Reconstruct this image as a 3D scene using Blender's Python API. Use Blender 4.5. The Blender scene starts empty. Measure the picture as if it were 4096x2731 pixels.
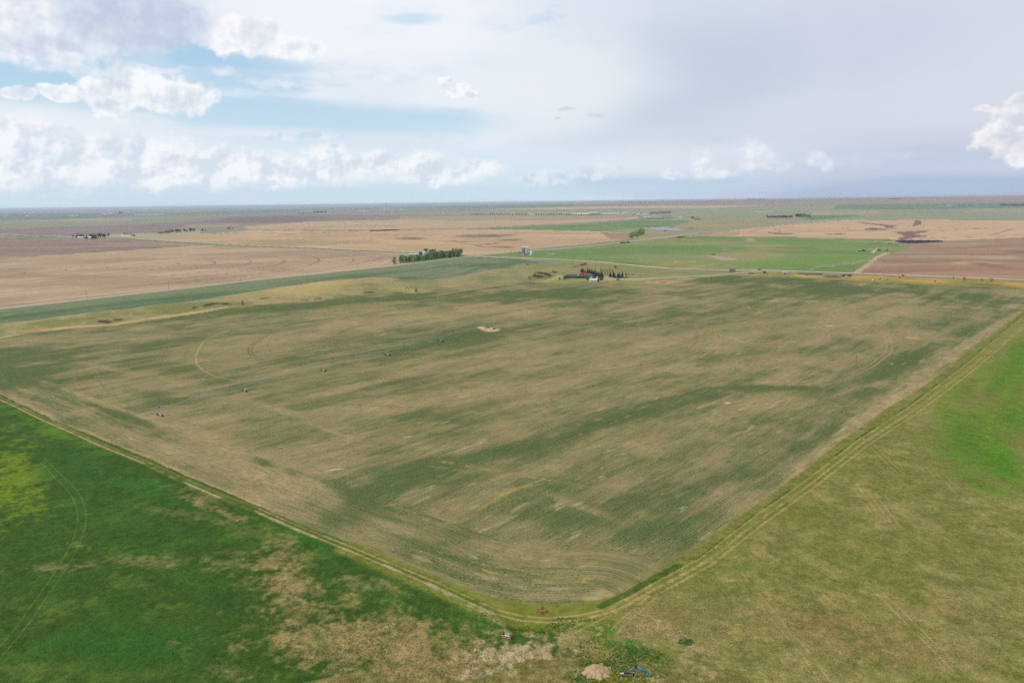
import bpy, bmesh, math, random
import numpy as np
from mathutils import Vector, Matrix
random.seed(7)
sc = bpy.context.scene
COL = sc.collection

# ------------------------------------------------------------------ camera
PW, PH = 4096.0, 2731.0            # the photograph's own size
FPX = 2731.0                       # focal length in its pixels (24 mm)
HL, HR = 836.0, 781.0              # eye level at the left and right edge
CAMH = 110.0
ROLL = math.atan2(HL - HR, PW)
PITCH = math.atan((PH / 2 - (HL + HR) / 2) * math.cos(ROLL) / FPX)
cd = bpy.data.cameras.new('camera'); cam = bpy.data.objects.new('camera', cd); COL.objects.link(cam)
cd.sensor_width = 36.0; cd.lens = 36.0 * FPX / PW
cd.clip_start = 0.5; cd.clip_end = 200000.0
fwd = Vector((0, math.cos(PITCH), -math.sin(PITCH)))
rt0 = Vector((1, 0, 0)); up0 = rt0.cross(fwd)
rt = rt0 * math.cos(ROLL) - up0 * math.sin(ROLL)
up = up0 * math.cos(ROLL) + rt0 * math.sin(ROLL)
cam.matrix_world = Matrix(((rt.x, up.x, -fwd.x, 0), (rt.y, up.y, -fwd.y, 0), (rt.z, up.z, -fwd.z, CAMH), (0, 0, 0, 1)))
sc.camera = cam

def ray(px, py):
    x = (px - PW / 2) / FPX; y = -(py - PH / 2) / FPX
    return rt * x + up * y + fwd

# ------------------------------------------------------------------ light
SUN_EL, SUN_AZ = 50.0, -104.0       # azimuth from the view direction, left is negative
sd = bpy.data.lights.new('sun', 'SUN'); sun = bpy.data.objects.new('sun', sd); COL.objects.link(sun)
sd.energy = 2.3; sd.angle = math.radians(3.0); sd.color = (1.0, 0.95, 0.88)
_e, _a = math.radians(SUN_EL), math.radians(SUN_AZ)
sdir = Vector((math.sin(_a) * math.cos(_e), math.cos(_a) * math.cos(_e), math.sin(_e)))
sun.rotation_euler = sdir.to_track_quat('Z', 'Y').to_euler()
sc.view_settings.view_transform = 'Standard'; sc.view_settings.look = 'None'
sc.view_settings.exposure = 0.0; sc.view_settings.gamma = 1.0
sc.cycles.max_bounces = 5; sc.cycles.volume_bounces = 0
sc.cycles.use_denoising = False

def lin(c):
    return tuple(((v / 255.0) / 12.92 if v / 255.0 <= 0.04045 else ((v / 255.0 + 0.055) / 1.055) ** 2.4) for v in c)

# ------------------------------------------------------------------ world: sky and clouds
world = bpy.data.worlds.new('World'); sc.world = world; world.use_nodes = True
wt = world.node_tree; wt.nodes.clear(); WL = wt.links
def N(tp, **kw):
    n = wt.nodes.new(tp)
    for k, v in kw.items(): setattr(n, k, v)
    return n
def put(sock, v):
    if isinstance(v, bpy.types.NodeSocket): WL.new(v, sock)
    else: sock.default_value = v
def M(op, a, b=0.0, c=0.0, clamp=False):
    n = N('ShaderNodeMath', operation=op); n.use_clamp = clamp
    put(n.inputs[0], a); put(n.inputs[1], b)
    if op in ('MULTIPLY_ADD', 'SMOOTH_MAX', 'WRAP'): put(n.inputs[2], c)
    return n.outputs[0]
def VM(op, a, b=None, c=None):
    n = N('ShaderNodeVectorMath', operation=op); put(n.inputs[0], a)
    if b is not None: put(n.inputs[1], b)
    if c is not None: put(n.inputs[2], c)
    return n.outputs['Value'] if op in ('LENGTH', 'DOT_PRODUCT') else n.outputs[0]
def SS(x, lo, hi):
    n = N('ShaderNodeMapRange', interpolation_type='SMOOTHSTEP')
    put(n.inputs[0], x); n.inputs[1].default_value = lo; n.inputs[2].default_value = hi
    return n.outputs[0]
def MIX(f, a, b):
    n = N('ShaderNodeMix', data_type='RGBA'); put(n.inputs[0], f)
    for s, v in ((n.inputs[6], a), (n.inputs[7], b)):
        put(s, v if isinstance(v, bpy.types.NodeSocket) else (v[0], v[1], v[2], 1))
    return n.outputs[2]
def NOISE(vec, scale, detail=6, rough=0.55, dist=0.0):
    n = N('ShaderNodeTexNoise'); put(n.inputs['Vector'], vec)
    n.inputs['Scale'].default_value = scale; n.inputs['Detail'].default_value = detail
    n.inputs['Roughness'].default_value = rough; n.inputs['Distortion'].default_value = dist
    return n.outputs['Fac'], n.outputs['Color']
tc = N('ShaderNodeTexCoord'); sp = N('ShaderNodeSeparateXYZ'); WL.new(tc.outputs['Generated'], sp.inputs[0])
az = M('MULTIPLY', M('ARCTAN2', sp.outputs[0], sp.outputs[1]), 57.2958)
el = M('MULTIPLY', M('ARCSINE', sp.outputs[2]), 57.2958)
cb = N('ShaderNodeCombineXYZ'); put(cb.inputs[0], az); put(cb.inputs[1], el); AE = cb.outputs[0]
def aepx(px, py):                   # a point of the photographed sky as azimuth, elevation
    d = ray(px, py).normalized()
    return math.degrees(math.atan2(d.x, d.y)), math.degrees(math.asin(d.z))
STR = 0.1
def sk(c): return tuple(v / STR for v in lin(c))
nis = N('ShaderNodeTexSky', sky_type='NISHITA'); nis.sun_disc = False
nis.sun_elevation = _e; nis.sun_rotation = _a; nis.altitude = 900; nis.air_density = 1.0; nis.dust_density = 1.4; nis.ozone_density = 1.5
elc = M('MAXIMUM', el, 0.0)
nf, nc = NOISE(AE, 0.09, 5, 0.55)                       # broad wisps
wide = VM('MULTIPLY', AE, (0.35, 1.0, 1.0))
sf, scn = NOISE(wide, 0.16, 7, 0.6)                     # stretched streaks
warp = VM('ADD', AE, VM('MULTIPLY', VM('SUBTRACT', scn, (0.5, 0.5, 0.5)), (5.5, 1.8, 0)))
def soft(c, rx, ry, p=warp):        # broad soft region of cloud veil
    ca = aepx(*c); sx, sy = rx * 57.3 / FPX, ry * 57.3 / FPX
    l = VM('LENGTH', VM('MULTIPLY_ADD', p, (1 / sx, 1 / sy, 0), (-ca[0] / sx, -ca[1] / sy, 0)))
    return SS(l, 1.25, 0.35)
# clear sky: Nishita lightened with thin high haze towards the horizon
sky = MIX(0.7, nis.outputs[0], sk((160, 208, 243)))
sky = MIX(SS(elc, 17.0, 0.0), sky, sk((206, 229, 240)))
# veil
GREY, WHITE, LAV = (203, 211, 227), (240, 244, 250), (196, 200, 226)
vr = SS(az, -9.0, 20.0)             # towards the right the veil closes and turns grey
vc = MIX(vr, sk((238, 243, 250)), sk((211, 219, 232)))
vc = MIX(M('MULTIPLY', SS(nf, 0.38, 0.68), 0.5), vc, sk((222, 228, 239)))
top = SS(elc, 17.0, 26.0)
veil = M('MAXIMUM', SS(az, 0.0, 14.0), soft((1400, 60), 900, 330))
veil = M('MAXIMUM', veil, soft((1500, 330), 560, 90))
veil = M('MAXIMUM', veil, soft((2250, 80), 700, 260))
veil = M('MAXIMUM', veil, soft((1150, 385), 420, 26))
veil = M('MAXIMUM', veil, soft((2000, 420), 900, 230))
veil = M('MAXIMUM', veil, M('MULTIPLY', top, 0.75))
veil = M('MAXIMUM', veil, M('MULTIPLY', soft((200, 480), 900, 70), 0.75))
veil = M('MAXIMUM', veil, M('MULTIPLY', soft((950, 520), 420, 30), 0.8))
veil = M('MAXIMUM', veil, M('MULTIPLY', soft((300, 690), 1800, 60), 0.55))
veil = M('MULTIPLY', veil, M('ADD', SS(sf, 0.30, 0.50), M('MULTIPLY', SS(az, 2.0, 16.0), 1.0), clamp=True))
veil = M('MINIMUM', M('MAXIMUM', veil, M('MULTIPLY', SS(sf, 0.5, 0.75), 0.5)), 0.96)
for c, rx, ry, k in (((1200, 470), 620, 62, .95), ((1600, 500), 500, 50, .8), ((745, 215), 110, 80, 1.0), ((960, 245), 230, 34, .95), ((150, 300), 240, 34, .9), ((430, 410), 300, 40, .5), ((1100, 270), 160, 24, .8)):
    veil = M('MULTIPLY', veil, M('SUBTRACT', 1.0, M('MULTIPLY', soft(c, rx, ry), k)))
sky = MIX(veil, sky, vc)
# tinted parts of the veil
for c, rx, ry, colr, k in (((3350, 170), 500, 160, LAV, .35), ((2750, 330), 420, 240, (192, 207, 224), .7),
                           ((3500, 640), 700, 80, (186, 198, 222), .65), ((3800, 760), 900, 60, (166, 186, 214), .8), ((3000, 540), 900, 50, (210, 218, 231), .6), ((3500, 420), 700, 60, (214, 220, 232), .5),
                           ((2600, 740), 500, 60, (176, 204, 226), .7), ((2250, 330), 420, 180, (233, 239, 244), .8),
                           ((1500, 90), 600, 200, (243, 246, 252), .8), ((1620, 85), 120, 22, (178, 216, 240), .55),
                           ((3600, 560), 500, 40, (205, 212, 228), .6), ((300, 780), 2600, 35, (203, 221, 236), .7)):
    sky = MIX(M('MULTIPLY', soft(c, rx, ry), k), sky, sk(colr))
# cumulus
f1, f1c = NOISE(AE, 0.42, 7, 0.5, 0.2)
lo = VM('ADD', AE, (-0.55, 0.75, 0))
f2, _x = NOISE(lo, 0.42, 4, 0.5, 0.2)
f3, _x = NOISE(AE, 1.15, 6, 0.55)
f4, _x = NOISE(VM('ADD', AE, (-0.16, 0.22, 0)), 1.15, 4, 0.5)
cw = VM('ADD', AE, VM('MULTIPLY', VM('SUBTRACT', f1c, (0.5, 0.5, 0.5)), (2.6, 1.7, 0)))
def cumulus(sky, ells, white, grey, hard, amt=1.0, gain=5.0, base=0.35, lo_=0.0):
    D = None; V = None
    for (px, py, rx, ry) in ells:
        a = aepx(px, py); sx, sy = rx * 57.3 / FPX, ry * 57.3 / FPX
        q = VM('MULTIPLY_ADD', cw, (1 / sx, 1 / sy, 0), (-a[0] / sx, -a[1] / sy, 0))
        v = M('SUBTRACT', 1.0, VM('LENGTH', q))
        D = v if D is None else M('SMOOTH_MAX', D, v, 0.25)
    D = M('ADD', D, M('MULTIPLY', M('SUBTRACT', f3, 0.5), 0.95))
    al = M('MULTIPLY', SS(D, lo_, hard), amt)
    sh = M('ADD', M('MULTIPLY', M('SUBTRACT', f1, f2), gain), M('SUBTRACT', 1.0 - base, M('MULTIPLY', SS(D, 0.15, 0.8), 0.28)))
    sh = M('ADD', sh, M('MULTIPLY', M('SUBTRACT', f3, f4), gain * .55), clamp=True)
    return MIX(al, sky, MIX(sh, sk(grey), sk(white)))
# distant bank over the horizon, left
bank = [(150, 640, 330, 95), (520, 600, 260, 60), (560, 680, 300, 60), (900, 660, 230, 70), (1130, 690, 330, 55), (1330, 630, 110, 50),
        (1500, 650, 150, 50), (1690, 660, 110, 62), (1920, 680, 110, 40), (1760, 700, 190, 40), (60, 520, 150, 60), (700, 720, 200, 30)]
for c, rx, ry, k in (((500, 630), 1000, 100, .6), ((150, 560), 420, 110, .6), ((1500, 660), 600, 60, .45), ((2700, 640), 700, 70, .35)):
    sky = MIX(M('MULTIPLY', soft(c, rx, ry), k), sky, sk((234, 240, 247)))
sky = cumulus(sky, [(300, 740, 500, 26), (800, 745, 400, 22), (1300, 735, 300, 18), (250, 780, 420, 14)], (222, 232, 241), (206, 222, 236), 1.0, 0.75, 2.0)
sky = cumulus(sky, bank, (246, 248, 252), (214, 225, 238), 0.6, 0.92, 5.0, .25, -.22)
sky = cumulus(sky, [(2180, 715, 160, 38), (2400, 690, 110, 34), (1180, 545, 200, 22), (2700, 700, 60, 22)], (232, 238, 246), (205, 218, 232), 0.5, 0.7)
sky = cumulus(sky, [(2800, 640, 44, 50), (2820, 680, 60, 34), (2890, 690, 50, 24), (2990, 600, 60, 46), (3040, 620, 80, 50), (2990, 650, 60, 40), (3100, 655, 70, 30), (3270, 640, 40, 30), (3310, 655, 50, 24), (3290, 625, 26, 18)], (242, 246, 250), (212, 221, 234), 0.8, 0.85, 3.0, .25, -.12)
sky = cumulus(sky, [(3440, 650, 100, 40), (2850, 560, 150, 22), (3600, 620, 120, 20), (2800, 710, 120, 20)], (222, 229, 240), (203, 214, 230), 0.9, 0.55, 2.0)
sky = cumulus(sky, [(4090, 520, 110, 110), (4010, 560, 90, 50), (4110, 620, 80, 50), (4100, 420, 50, 50), (3960, 450, 60, 12)], (250, 248, 246), (213, 217, 231), 0.4, 0.97, 3.0)
# mid clouds, left
sky = cumulus(sky, [(560, 480, 130, 26), (890, 292, 90, 24), (350, 275, 330, 24), (600, 270, 180, 20), (60, 240, 160, 22), (1100, 330, 160, 20)], (240, 245, 251), (222, 230, 242), 0.8, 0.7, 2.0, .3)
sky = cumulus(sky, [(500, 360, 140, 80), (620, 370, 130, 75), (750, 385, 110, 62), (440, 400, 80, 60), (240, 368, 90, 36), (60, 370, 80, 24),
                    (240, 380, 60, 24)], (250, 252, 254), (214, 223, 236), 0.36, 0.97, 3.2, .22)
sky = cumulus(sky, [(900, 165, 110, 60), (960, 120, 110, 60), (1040, 150, 110, 62), (1150, 195, 160, 44)], (251, 252, 254), (220, 228, 239), 0.4, 0.95, 3.0, .2)
sky = cumulus(sky, [(1800, 335, 50, 32), (1835, 348, 60, 34), (1885, 372, 46, 18)], (250, 250, 252), (218, 222, 234), 0.3, 0.97)
# big grey cloud above left
sky = cumulus(sky, [(100, 60, 300, 170), (300, 150, 200, 90), (250, 20, 300, 120)], (244, 247, 252), (214, 221, 237), 0.5, 0.93, 3.0, .3)
sky = cumulus(sky, [(560, 50, 280, 130), (400, 110, 150, 80), (690, 70, 120, 110), (560, 140, 220, 70)], (224, 231, 242), (194, 206, 228), 0.6, 0.95, 1.8, 0.6)
sky = cumulus(sky, [(250, 205, 150, 40), (60, 205, 90, 24)], (216, 224, 238), (196, 207, 228), 0.7, 0.8, 1.5, .5)
sky = cumulus(sky, [(80, 165, 110, 66), (70, 40, 130, 50), (280, 235, 70, 26)], (243, 246, 251), (208, 215, 233), 0.6, 0.85, 3.0)
sky = cumulus(sky, [(2275, 438, 34, 10), (2380, 465, 46, 20), (2235, 465, 16, 8)], (214, 222, 232), (205, 214, 226), 0.8, 0.9)
bg = N('ShaderNodeBackground'); WL.new(sky, bg.inputs[0]); bg.inputs[1].default_value = STR
wo = N('ShaderNodeOutputWorld'); WL.new(bg.outputs[0], wo.inputs[0])
world.cycles.sampling_method = 'MANUAL'; world.cycles.sample_map_resolution = 512

# ------------------------------------------------------------------ tools
def tag(o, label=None, cat=None, group=None, kind=None):
    if label: o['label'] = label
    if cat: o['category'] = cat
    if group: o['group'] = group
    if kind: o['kind'] = kind
    return o
EIR = (1.16, 1.235, 1.33)
def S(r, g, b):                     # surface colour from the tone it shows in even daylight
    l = lin((r, g, b)); return np.array([l[i] / EIR[i] for i in range(3)])

# value noise on arrays
_rng = np.random.RandomState(11)
_TAB = _rng.rand(256, 256).astype(np.float32)
def vnoise(x, y, seed=0):
    x = x + seed * 37.17; y = y + seed * 91.73
    xi = np.floor(x).astype(np.int64); yi = np.floor(y).astype(np.int64)
    fx = (x - xi).astype(np.float32); fy = (y - yi).astype(np.float32)
    fx = fx * fx * (3 - 2 * fx); fy = fy * fy * (3 - 2 * fy)
    def t(i, j): return _TAB[(i + (j * 57)) & 255, (j + (i // 256) * 31) & 255]
    a = t(xi, yi); b = t(xi + 1, yi); c = t(xi, yi + 1); d = t(xi + 1, yi + 1)
    return (a + (b - a) * fx) * (1 - fy) + (c + (d - c) * fx) * fy
def fbm(x, y, scale, octs=4, seed=0, rough=0.5):
    s = 0; a = 1.0; t = 0
    for o in range(octs):
        th = 0.6 * o + 0.3
        xr = (x * math.cos(th) + y * math.sin(th)) / scale * 2 ** o; yr = (-x * math.sin(th) + y * math.cos(th)) / scale * 2 ** o
        s = s + a * vnoise(xr, yr, seed + o * 3 + 1); t += a; a *= rough
    return s / t
def sstep(x, a, b):
    t = np.clip((x - a) / (b - a), 0, 1); return t * t * (3 - 2 * t)

# the lie of the land
def flat(px, py):
    d = ray(px, py); t = CAMH / max(-d.z, 1e-4); return Vector((d.x * t, d.y * t))
HUMPS = []                          # centre px, two axis px offsets, height
def hump(cx, cy, ax, ay, bx, by, h):
    c = flat(cx, cy); a = flat(cx + ax, cy + ay) - c; b = flat(cx + bx, cy + by) - c
    det = a.x * b.y - a.y * b.x
    HUMPS.append((c, a, b, det, h))
hump(2080, 1085, 330, -6, 20, -30, 9.0)      # grassy knoll above the coulee
hump(2200, 1130, 120, -4, 6, 22, -3.0)
hump(2250, 1062, 130, 2, 0, -14, 4.0)
hump(1350, 1150, 420, -40, 10, -22, 7.0)
hump(1900, 1120, 160, -6, 10, -22, 3.0)
hump(500, 1262, 420, -40, 8, -30, 5.5)
hump(430, 1288, 70, -6, 4, 14, -3.0)
hump(3020, 1003, 180, -8, 10, -20, 6.0)
hump(2660, 1045, 160, 6, 10, 22, 3.0)
hump(2860, 1070, 160, 6, 10, 14, -2.5)
hump(2660, 905, 200, 0, 0, -20, -3.0)
def zland(x, y):
    r = np.hypot(x, y)
    z = (fbm(x, y, 260.0, 3, 5) - 0.5) * 3.0 * sstep(r, 150, 900) * (1 - sstep(r, 6000, 12000))
    an = np.degrees(np.arctan2(x, y))
    z = z + 92.0 * sstep(r, 5200, 11000) * sstep(an, -14, 22) * (y > 0) * sstep(an, 150, 90)     # the land climbs to a low ridge on the right
    rough = 0.0
    for c, a, b, det, h in HUMPS:
        dx = x - c.x; dy = y - c.y
        u = (dx * b.y - dy * b.x) / det; v = (a.x * dy - a.y * dx) / det
        e = np.exp(-1.6 * (u * u + v * v)); z = z + h * e; rough = rough + (e if h > 0 else 0)
    z = z + np.minimum(rough, 1) * (fbm(x, y, 55.0, 3, 77) - .5) * 9.0
    return z
def zat(x, y): return float(zland(np.array([float(x)]), np.array([float(y)]))[0])
_TG = np.concatenate([np.linspace(60, 3000, 120), np.geomspace(3050, 80000, 200)])
def P(px, py):                      # where the land is seen at a point of the photograph
    d = ray(px, py); h = math.hypot(d.x, d.y); dx, dy, dz = d.x / h, d.y / h, d.z / h; g = _TG
    for k in range(3):
        below = CAMH + dz * g <= zland(dx * g, dy * g); i = int(np.argmax(below)) if below.any() else len(g) - 1
        if not below.any(): break
        g = np.linspace(g[max(i - 1, 0)], g[i], 24)
    t = float(g[i] + g[max(i - 1, 0)]) / 2; x, y = dx * t, dy * t
    return Vector((x, y, zat(x, y)))
K = 4096 / 2352.0

# ------------------------------------------------------------------ the ground sheet
NA, NR = 1560, 860
azs = np.radians(np.concatenate([np.linspace(-180, -56, 40, endpoint=False), np.linspace(-56, -42.5, 90, endpoint=False), np.linspace(-42.5, 42.5, NA, endpoint=False),
                                 np.linspace(42.5, 56, 90, endpoint=False), np.linspace(56, 180, 40, endpoint=False)]))
dep = np.linspace(math.radians(40.5), math.radians(0.16), NR)
rad = np.unique(np.concatenate([np.linspace(2, CAMH / math.tan(dep[0]) - 3, 24), CAMH / np.tan(dep), np.linspace(5000, 12000, 60), [60000.0, 90000.0]]))
A, R = np.meshgrid(azs, rad)
X = (R * np.sin(A)).ravel(); Y = (R * np.cos(A)).ravel(); RR = R.ravel()
na, nr = len(azs), len(rad)
Z = zland(X, Y)
SPC = np.maximum(RR * RR / (CAMH * FPX / 4), 0.08)     # how far apart the rows of points lie
def fade(scale): return  np.clip(scale / (SPC * 0.8), 0.0, 1.0) ** 0.7
th = math.radians(44.3)            # direction the field is seeded in
du = np.array([math.sin(th), math.cos(th)]); dv = np.array([math.cos(th), -math.sin(th)])
U = X * du[0] + Y * du[1]; V = X * dv[0] + Y * dv[1]
_hl = [flat(*q) for q in ((-307, 1430), (0, 1577), (408, 1758), (864, 1950), (1400, 2170), (1829, 2348), (1968, 2384), (2104, 2406), (2240, 2411), (2376, 2400))]
_ix = np.nonzero(RR < 900)[0]; _d = np.full(len(_ix), 1e9); _s = np.zeros(len(_ix)); _c = 0.0
for _a, _b in zip(_hl[:-1], _hl[1:]):
    _v = _b - _a; _L = _v.length; _t = np.clip(((X[_ix] - _a.x) * _v.x + (Y[_ix] - _a.y) * _v.y) / _L ** 2, 0, 1)
    _q = np.hypot(X[_ix] - _a.x - _t * _v.x, Y[_ix] - _a.y - _t * _v.y); _m = _q < _d; _d[_m] = _q[_m]; _s[_m] = (_c + _t * _L)[_m]; _c += _L
_m = _d < 30; U[_ix[_m]] = _s[_m]; V[_ix[_m]] = _d[_m] + 500
nBig = (fbm(X, Y, 120, 4, 1) - 0.5) * fade(60)
nMid = (fbm(X, Y, 26, 4, 2) - 0.5) * fade(20)
nSml = (fbm(X, Y, 6, 3, 3) - 0.5) * fade(4)
nFin = (fbm(X, Y, 1.4, 2, 4) - 0.5) * fade(1.2)
nWx = fbm(X, Y, 40, 4, 6) - 0.5; nWy = fbm(X, Y, 40, 4, 7) - 0.5
nWs = fbm(X, Y, 7, 3, 8) - 0.5
stL = (fbm(U / 16, V, 7.0, 4, 9, 0.6) - 0.5) * fade(9)          # long streaks along the rows
stM = (fbm(U / 7, V, 2.2, 3, 10, 0.6) - 0.5) * fade(4)
HzS = (fbm(X / 3.5, Y, 130, 5, 12, 0.6) - 0.5) * fade(60) + (fbm(X / 3.5, Y, 1500, 3, 13, 0.6) - 0.5) * sstep(RR, 5000, 12000)                    # far fields

C = np.zeros((len(X), 3), np.float32)
AMP = np.full(len(X), 0.25, np.float32)     # tuft contrast for the fine grain
ROWS = np.zeros(len(X), np.float32)         # visible seeding rows
def w2(pts): return [P(*p) for p in pts]
def bbox(ps, pad):
    xs = [p.x for p in ps]; ys = [p.y for p in ps]
    return np.nonzero((X > min(xs) - pad) & (X < max(xs) + pad) & (Y > min(ys) - pad) & (Y < max(ys) + pad))[0]
def inpoly(x, y, ps):
    m = np.zeros(len(x), bool); n = len(ps)
    for i in range(n):
        a, b = ps[i], ps[(i + 1) % n]
        if a.y == b.y: continue
        m ^= ((a.y > y) != (b.y > y)) & (x < (b.x - a.x) * (y - a.y) / (b.y - a.y) + a.x)
    return m
COV = np.zeros(len(X), np.float32)          # how much of the soil the seeded crop hides
def paint(idx, m, col, amp=None, rows=None):
    COV[idx] *= (1 - m)
    col = np.asarray(col, np.float32)
    mm = m[:, None] if col.ndim == 1 or True else m
    C[idx] = C[idx] * (1 - mm) + col * mm
    if amp is not None: AMP[idx] = AMP[idx] * (1 - m) + amp * m
    if rows is not None: ROWS[idx] = ROWS[idx] * (1 - m) + rows * m
def poly(pts, col, amp=None, rows=None, rag=0.0, col2=None, field=None, k=1.0):
    ps = w2(pts); idx = bbox(ps, rag + 1)
    if len(idx) == 0: return idx
    m = inpoly(X[idx] + nWx[idx] * rag * 2, Y[idx] + nWy[idx] * rag * 2, ps)
    idx = idx[m]
    c = np.asarray(col, np.float32)
    if col2 is not None:
        f = field[idx][:, None]; c = c * (1 - f) + np.asarray(col2, np.float32) * f
    paint(idx, np.full(len(idx), k, np.float32), c, amp, rows); return idx
def line(pts, wid, col, k=1.0, soft=0.5, amp=None, rag=0.0, brk=0.0, conv=True, rows=None):
    ps = w2(pts) if conv else pts
    idx = bbox(ps, wid * 2 + rag * 2 + 1)
    if len(idx) == 0: return
    d = np.full(len(idx), 1e9); x = X[idx] + nWs[idx] * rag * 2; y = Y[idx] + nWx[idx] * rag
    for a, b in zip(ps[:-1], ps[1:]):
        vx, vy = b.x - a.x, b.y - a.y; L = vx * vx + vy * vy + 1e-9
        t = np.clip(((x - a.x) * vx + (y - a.y) * vy) / L, 0, 1)
        d = np.minimum(d, np.hypot(x - a.x - t * vx, y - a.y - t * vy))
    # narrow lines are thinned with distance as a lens would average them
    w = np.maximum(wid / 2, 0.02); s = soft * w + 0.02
    m = 1 - sstep(d, w - s * .5, w + s)
    if brk: m = m * sstep(nMid[idx] + nSml[idx], -0.02 - 0.3 * (1 - brk), 0.10)
    paint(idx, (m * k).astype(np.float32), col, amp, rows)
def blob(cx, cy, ax, ay, bx, by, col, k=1.0, edge=0.6, rag=0.5, f=None, amp=None, s=1.0, rows=None):
    c = P(cx, cy); a = P(cx + ax, cy + ay) - c; b = P(cx + bx, cy + by) - c
    det = a.x * b.y - a.y * b.x
    R0 = (a.xy.length + b.xy.length) * 1.6
    idx = np.nonzero((np.abs(X - c.x) < R0) & (np.abs(Y - c.y) < R0))[0]
    if len(idx) == 0: return
    dx = X[idx] - c.x; dy = Y[idx] - c.y
    u = (dx * b.y - dy * b.x) / det; v = (a.x * dy - a.y * dx) / det
    n = nMid[idx] * 1.2 + nBig[idx] * 0.5 + nSml[idx] * 0.6 if f is None else f[idx]
    m = sstep(1 - np.sqrt(u * u + v * v) + n * rag * 2, 0.0, edge)
    paint(idx, (m * k).astype(np.float32), col, amp, rows)
def B(cx, cy, ax, ay, bx, by, *a, **kw):   # the same in the small overview's units
    blob(cx * K, cy * K, ax * K, ay * K, bx * K, by * K, *a, **kw)
def ring(cx, cy, rx, ry, wid, col, k=0.6, a0=0, a1=360, brk=0.5, soft=0.6, gap=0.0):
    c = P(cx, cy); r = (P(rx, ry) - c).xy.length
    idx = np.nonzero((np.abs(X - c.x) < r + 9) & (np.abs(Y - c.y) < r + 9))[0]
    dx = X[idx] - c.x; dy = Y[idx] - c.y
    rr = np.hypot(dx, dy) + nWs[idx] * 0.6; an = np.degrees(np.arctan2(dx, dy)) % 360
    m = np.zeros(len(idx))
    for off in ((-gap, gap) if gap else (0.0,)):
        m = np.maximum(m, 1 - sstep(np.abs(rr - r - off), wid * .3, wid * (.5 + soft)))
    if a1 - a0 < 360:
        q = (an - a0) % 360; m = m * sstep(q, 0, 6) * (1 - sstep(q, (a1 - a0) - 6, (a1 - a0)))
    if brk: m = m * (1 - brk + brk * sstep(nBig[idx] + nMid[idx] * .5, -0.12, 0.12))
    paint(idx, (m * k).astype(np.float32), col)
def sf_(x, a, b): return sstep(x, a, b)

# ---- far country
C[:] = S(150, 140, 128)
fsel = sf_(HzS + nBig * .4, -0.10, 0.16)[:, None]
C[:] = C * (1 - fsel) + S(128, 138, 112) * fsel
AMP[:] = 0.12
HF = sf_(HzS * 1.3 + nBig, -0.22, 0.22)
def far(pts, c1, c2, rag=0, amp=0.12): return poly(pts, S(*c1), amp, 0, rag, S(*c2), HF)
far([(-900, 858), (350, 852), (650, 850), (1200, 838), (1200, 846), (560, 862), (300, 874), (-900, 896)], (92, 122, 104), (112, 124, 112))
far([(-900, 842), (400, 838), (900, 832), (900, 840), (300, 848), (-900, 858)], (134, 124, 134), (118, 122, 132))
far([(900, 842), (1500, 824), (2000, 817), (2350, 821), (2080, 832), (1600, 833), (1200, 842)], (98, 128, 104), (118, 130, 112))
far([(-900, 900), (600, 869), (900, 862), (1300, 853), (1700, 846), (2100, 846), (2050, 862), (1700, 858), (1200, 866), (700, 887), (300, 905), (-900, 935)], (134, 145, 112), (150, 146, 122))
poly([(60, 888), (350, 883), (560, 872), (300, 876)], S(176, 158, 140), k=.8)
poly([(300, 886), (540, 876), (520, 884), (330, 888)], S(172, 154, 132), k=.8)
far([(-900, 945), (420, 902), (760, 889), (1000, 864), (1340, 856), (1700, 863), (2050, 863), (1860, 870), (1230, 881), (970, 894), (744, 905), (640, 930), (480, 941), (300, 945), (0, 937)], (134, 118, 116), (148, 134, 128))
blob(1080, 873, 330, -6, 0, -14, S(118, 102, 106), .7, .7, .3, f=HF * .5 - .2)
far([(744, 896), (960, 894), (960, 906), (800, 912), (744, 908)], (168, 146, 130), (152, 138, 124))
far([(1500, 872), (1900, 868), (2100, 874), (2000, 884), (1700, 884), (1500, 880)], (152, 136, 118), (140, 128, 114))
far([(0, 946), (200, 944), (300, 950), (480, 950), (640, 934), (640, 931), (480, 940), (250, 944)], (176, 166, 140), (160, 152, 128))
far([(280, 944), (640, 930), (800, 922), (800, 940), (620, 962), (480, 950), (300, 949)], (178, 164, 136), (172, 158, 128))
# far right
far([(2350, 815), (3400, 793), (4900, 770), (4900, 800), (3400, 817), (3060, 822), (2700, 824), (2350, 822)], (158, 142, 132), (146, 136, 130))
far([(1900, 839), (2100, 832), (2400, 826), (2700, 823), (3060, 822), (2850, 833), (2500, 834), (2200, 838)], (198, 170, 142), (184, 162, 138))
line([(2470, 836), (2700, 830), (2850, 833)], 14, S(130, 116, 106), .5)
far([(1500, 852), (2000, 842), (2500, 836), (2900, 832), (3060, 824), (3400, 818), (4900, 800), (4900, 880), (4096, 880), (3400, 878), (3000, 905), (2860, 925), (2760, 900), (2500, 862), (2040, 864)], (138, 148, 114), (150, 152, 124))
far([(3350, 818), (4900, 800), (4900, 818), (4000, 832), (3560, 838), (3330, 836)], (98, 130, 104), (112, 138, 112))
far([(3900, 836), (4900, 818), (4900, 834), (4096, 848), (3850, 850)], (172, 156, 130), (150, 148, 122))
far([(3250, 846), (3500, 843), (3560, 852), (3400, 858), (3245, 862)], (172, 156, 130), (158, 152, 122))
far([(3240, 862), (3420, 860), (3460, 866), (3380, 874), (3240, 880)], (98, 128, 96), (110, 134, 100))
far([(2990, 848), (3100, 845), (3060, 850)], (182, 168, 144), (182, 168, 144))
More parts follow.
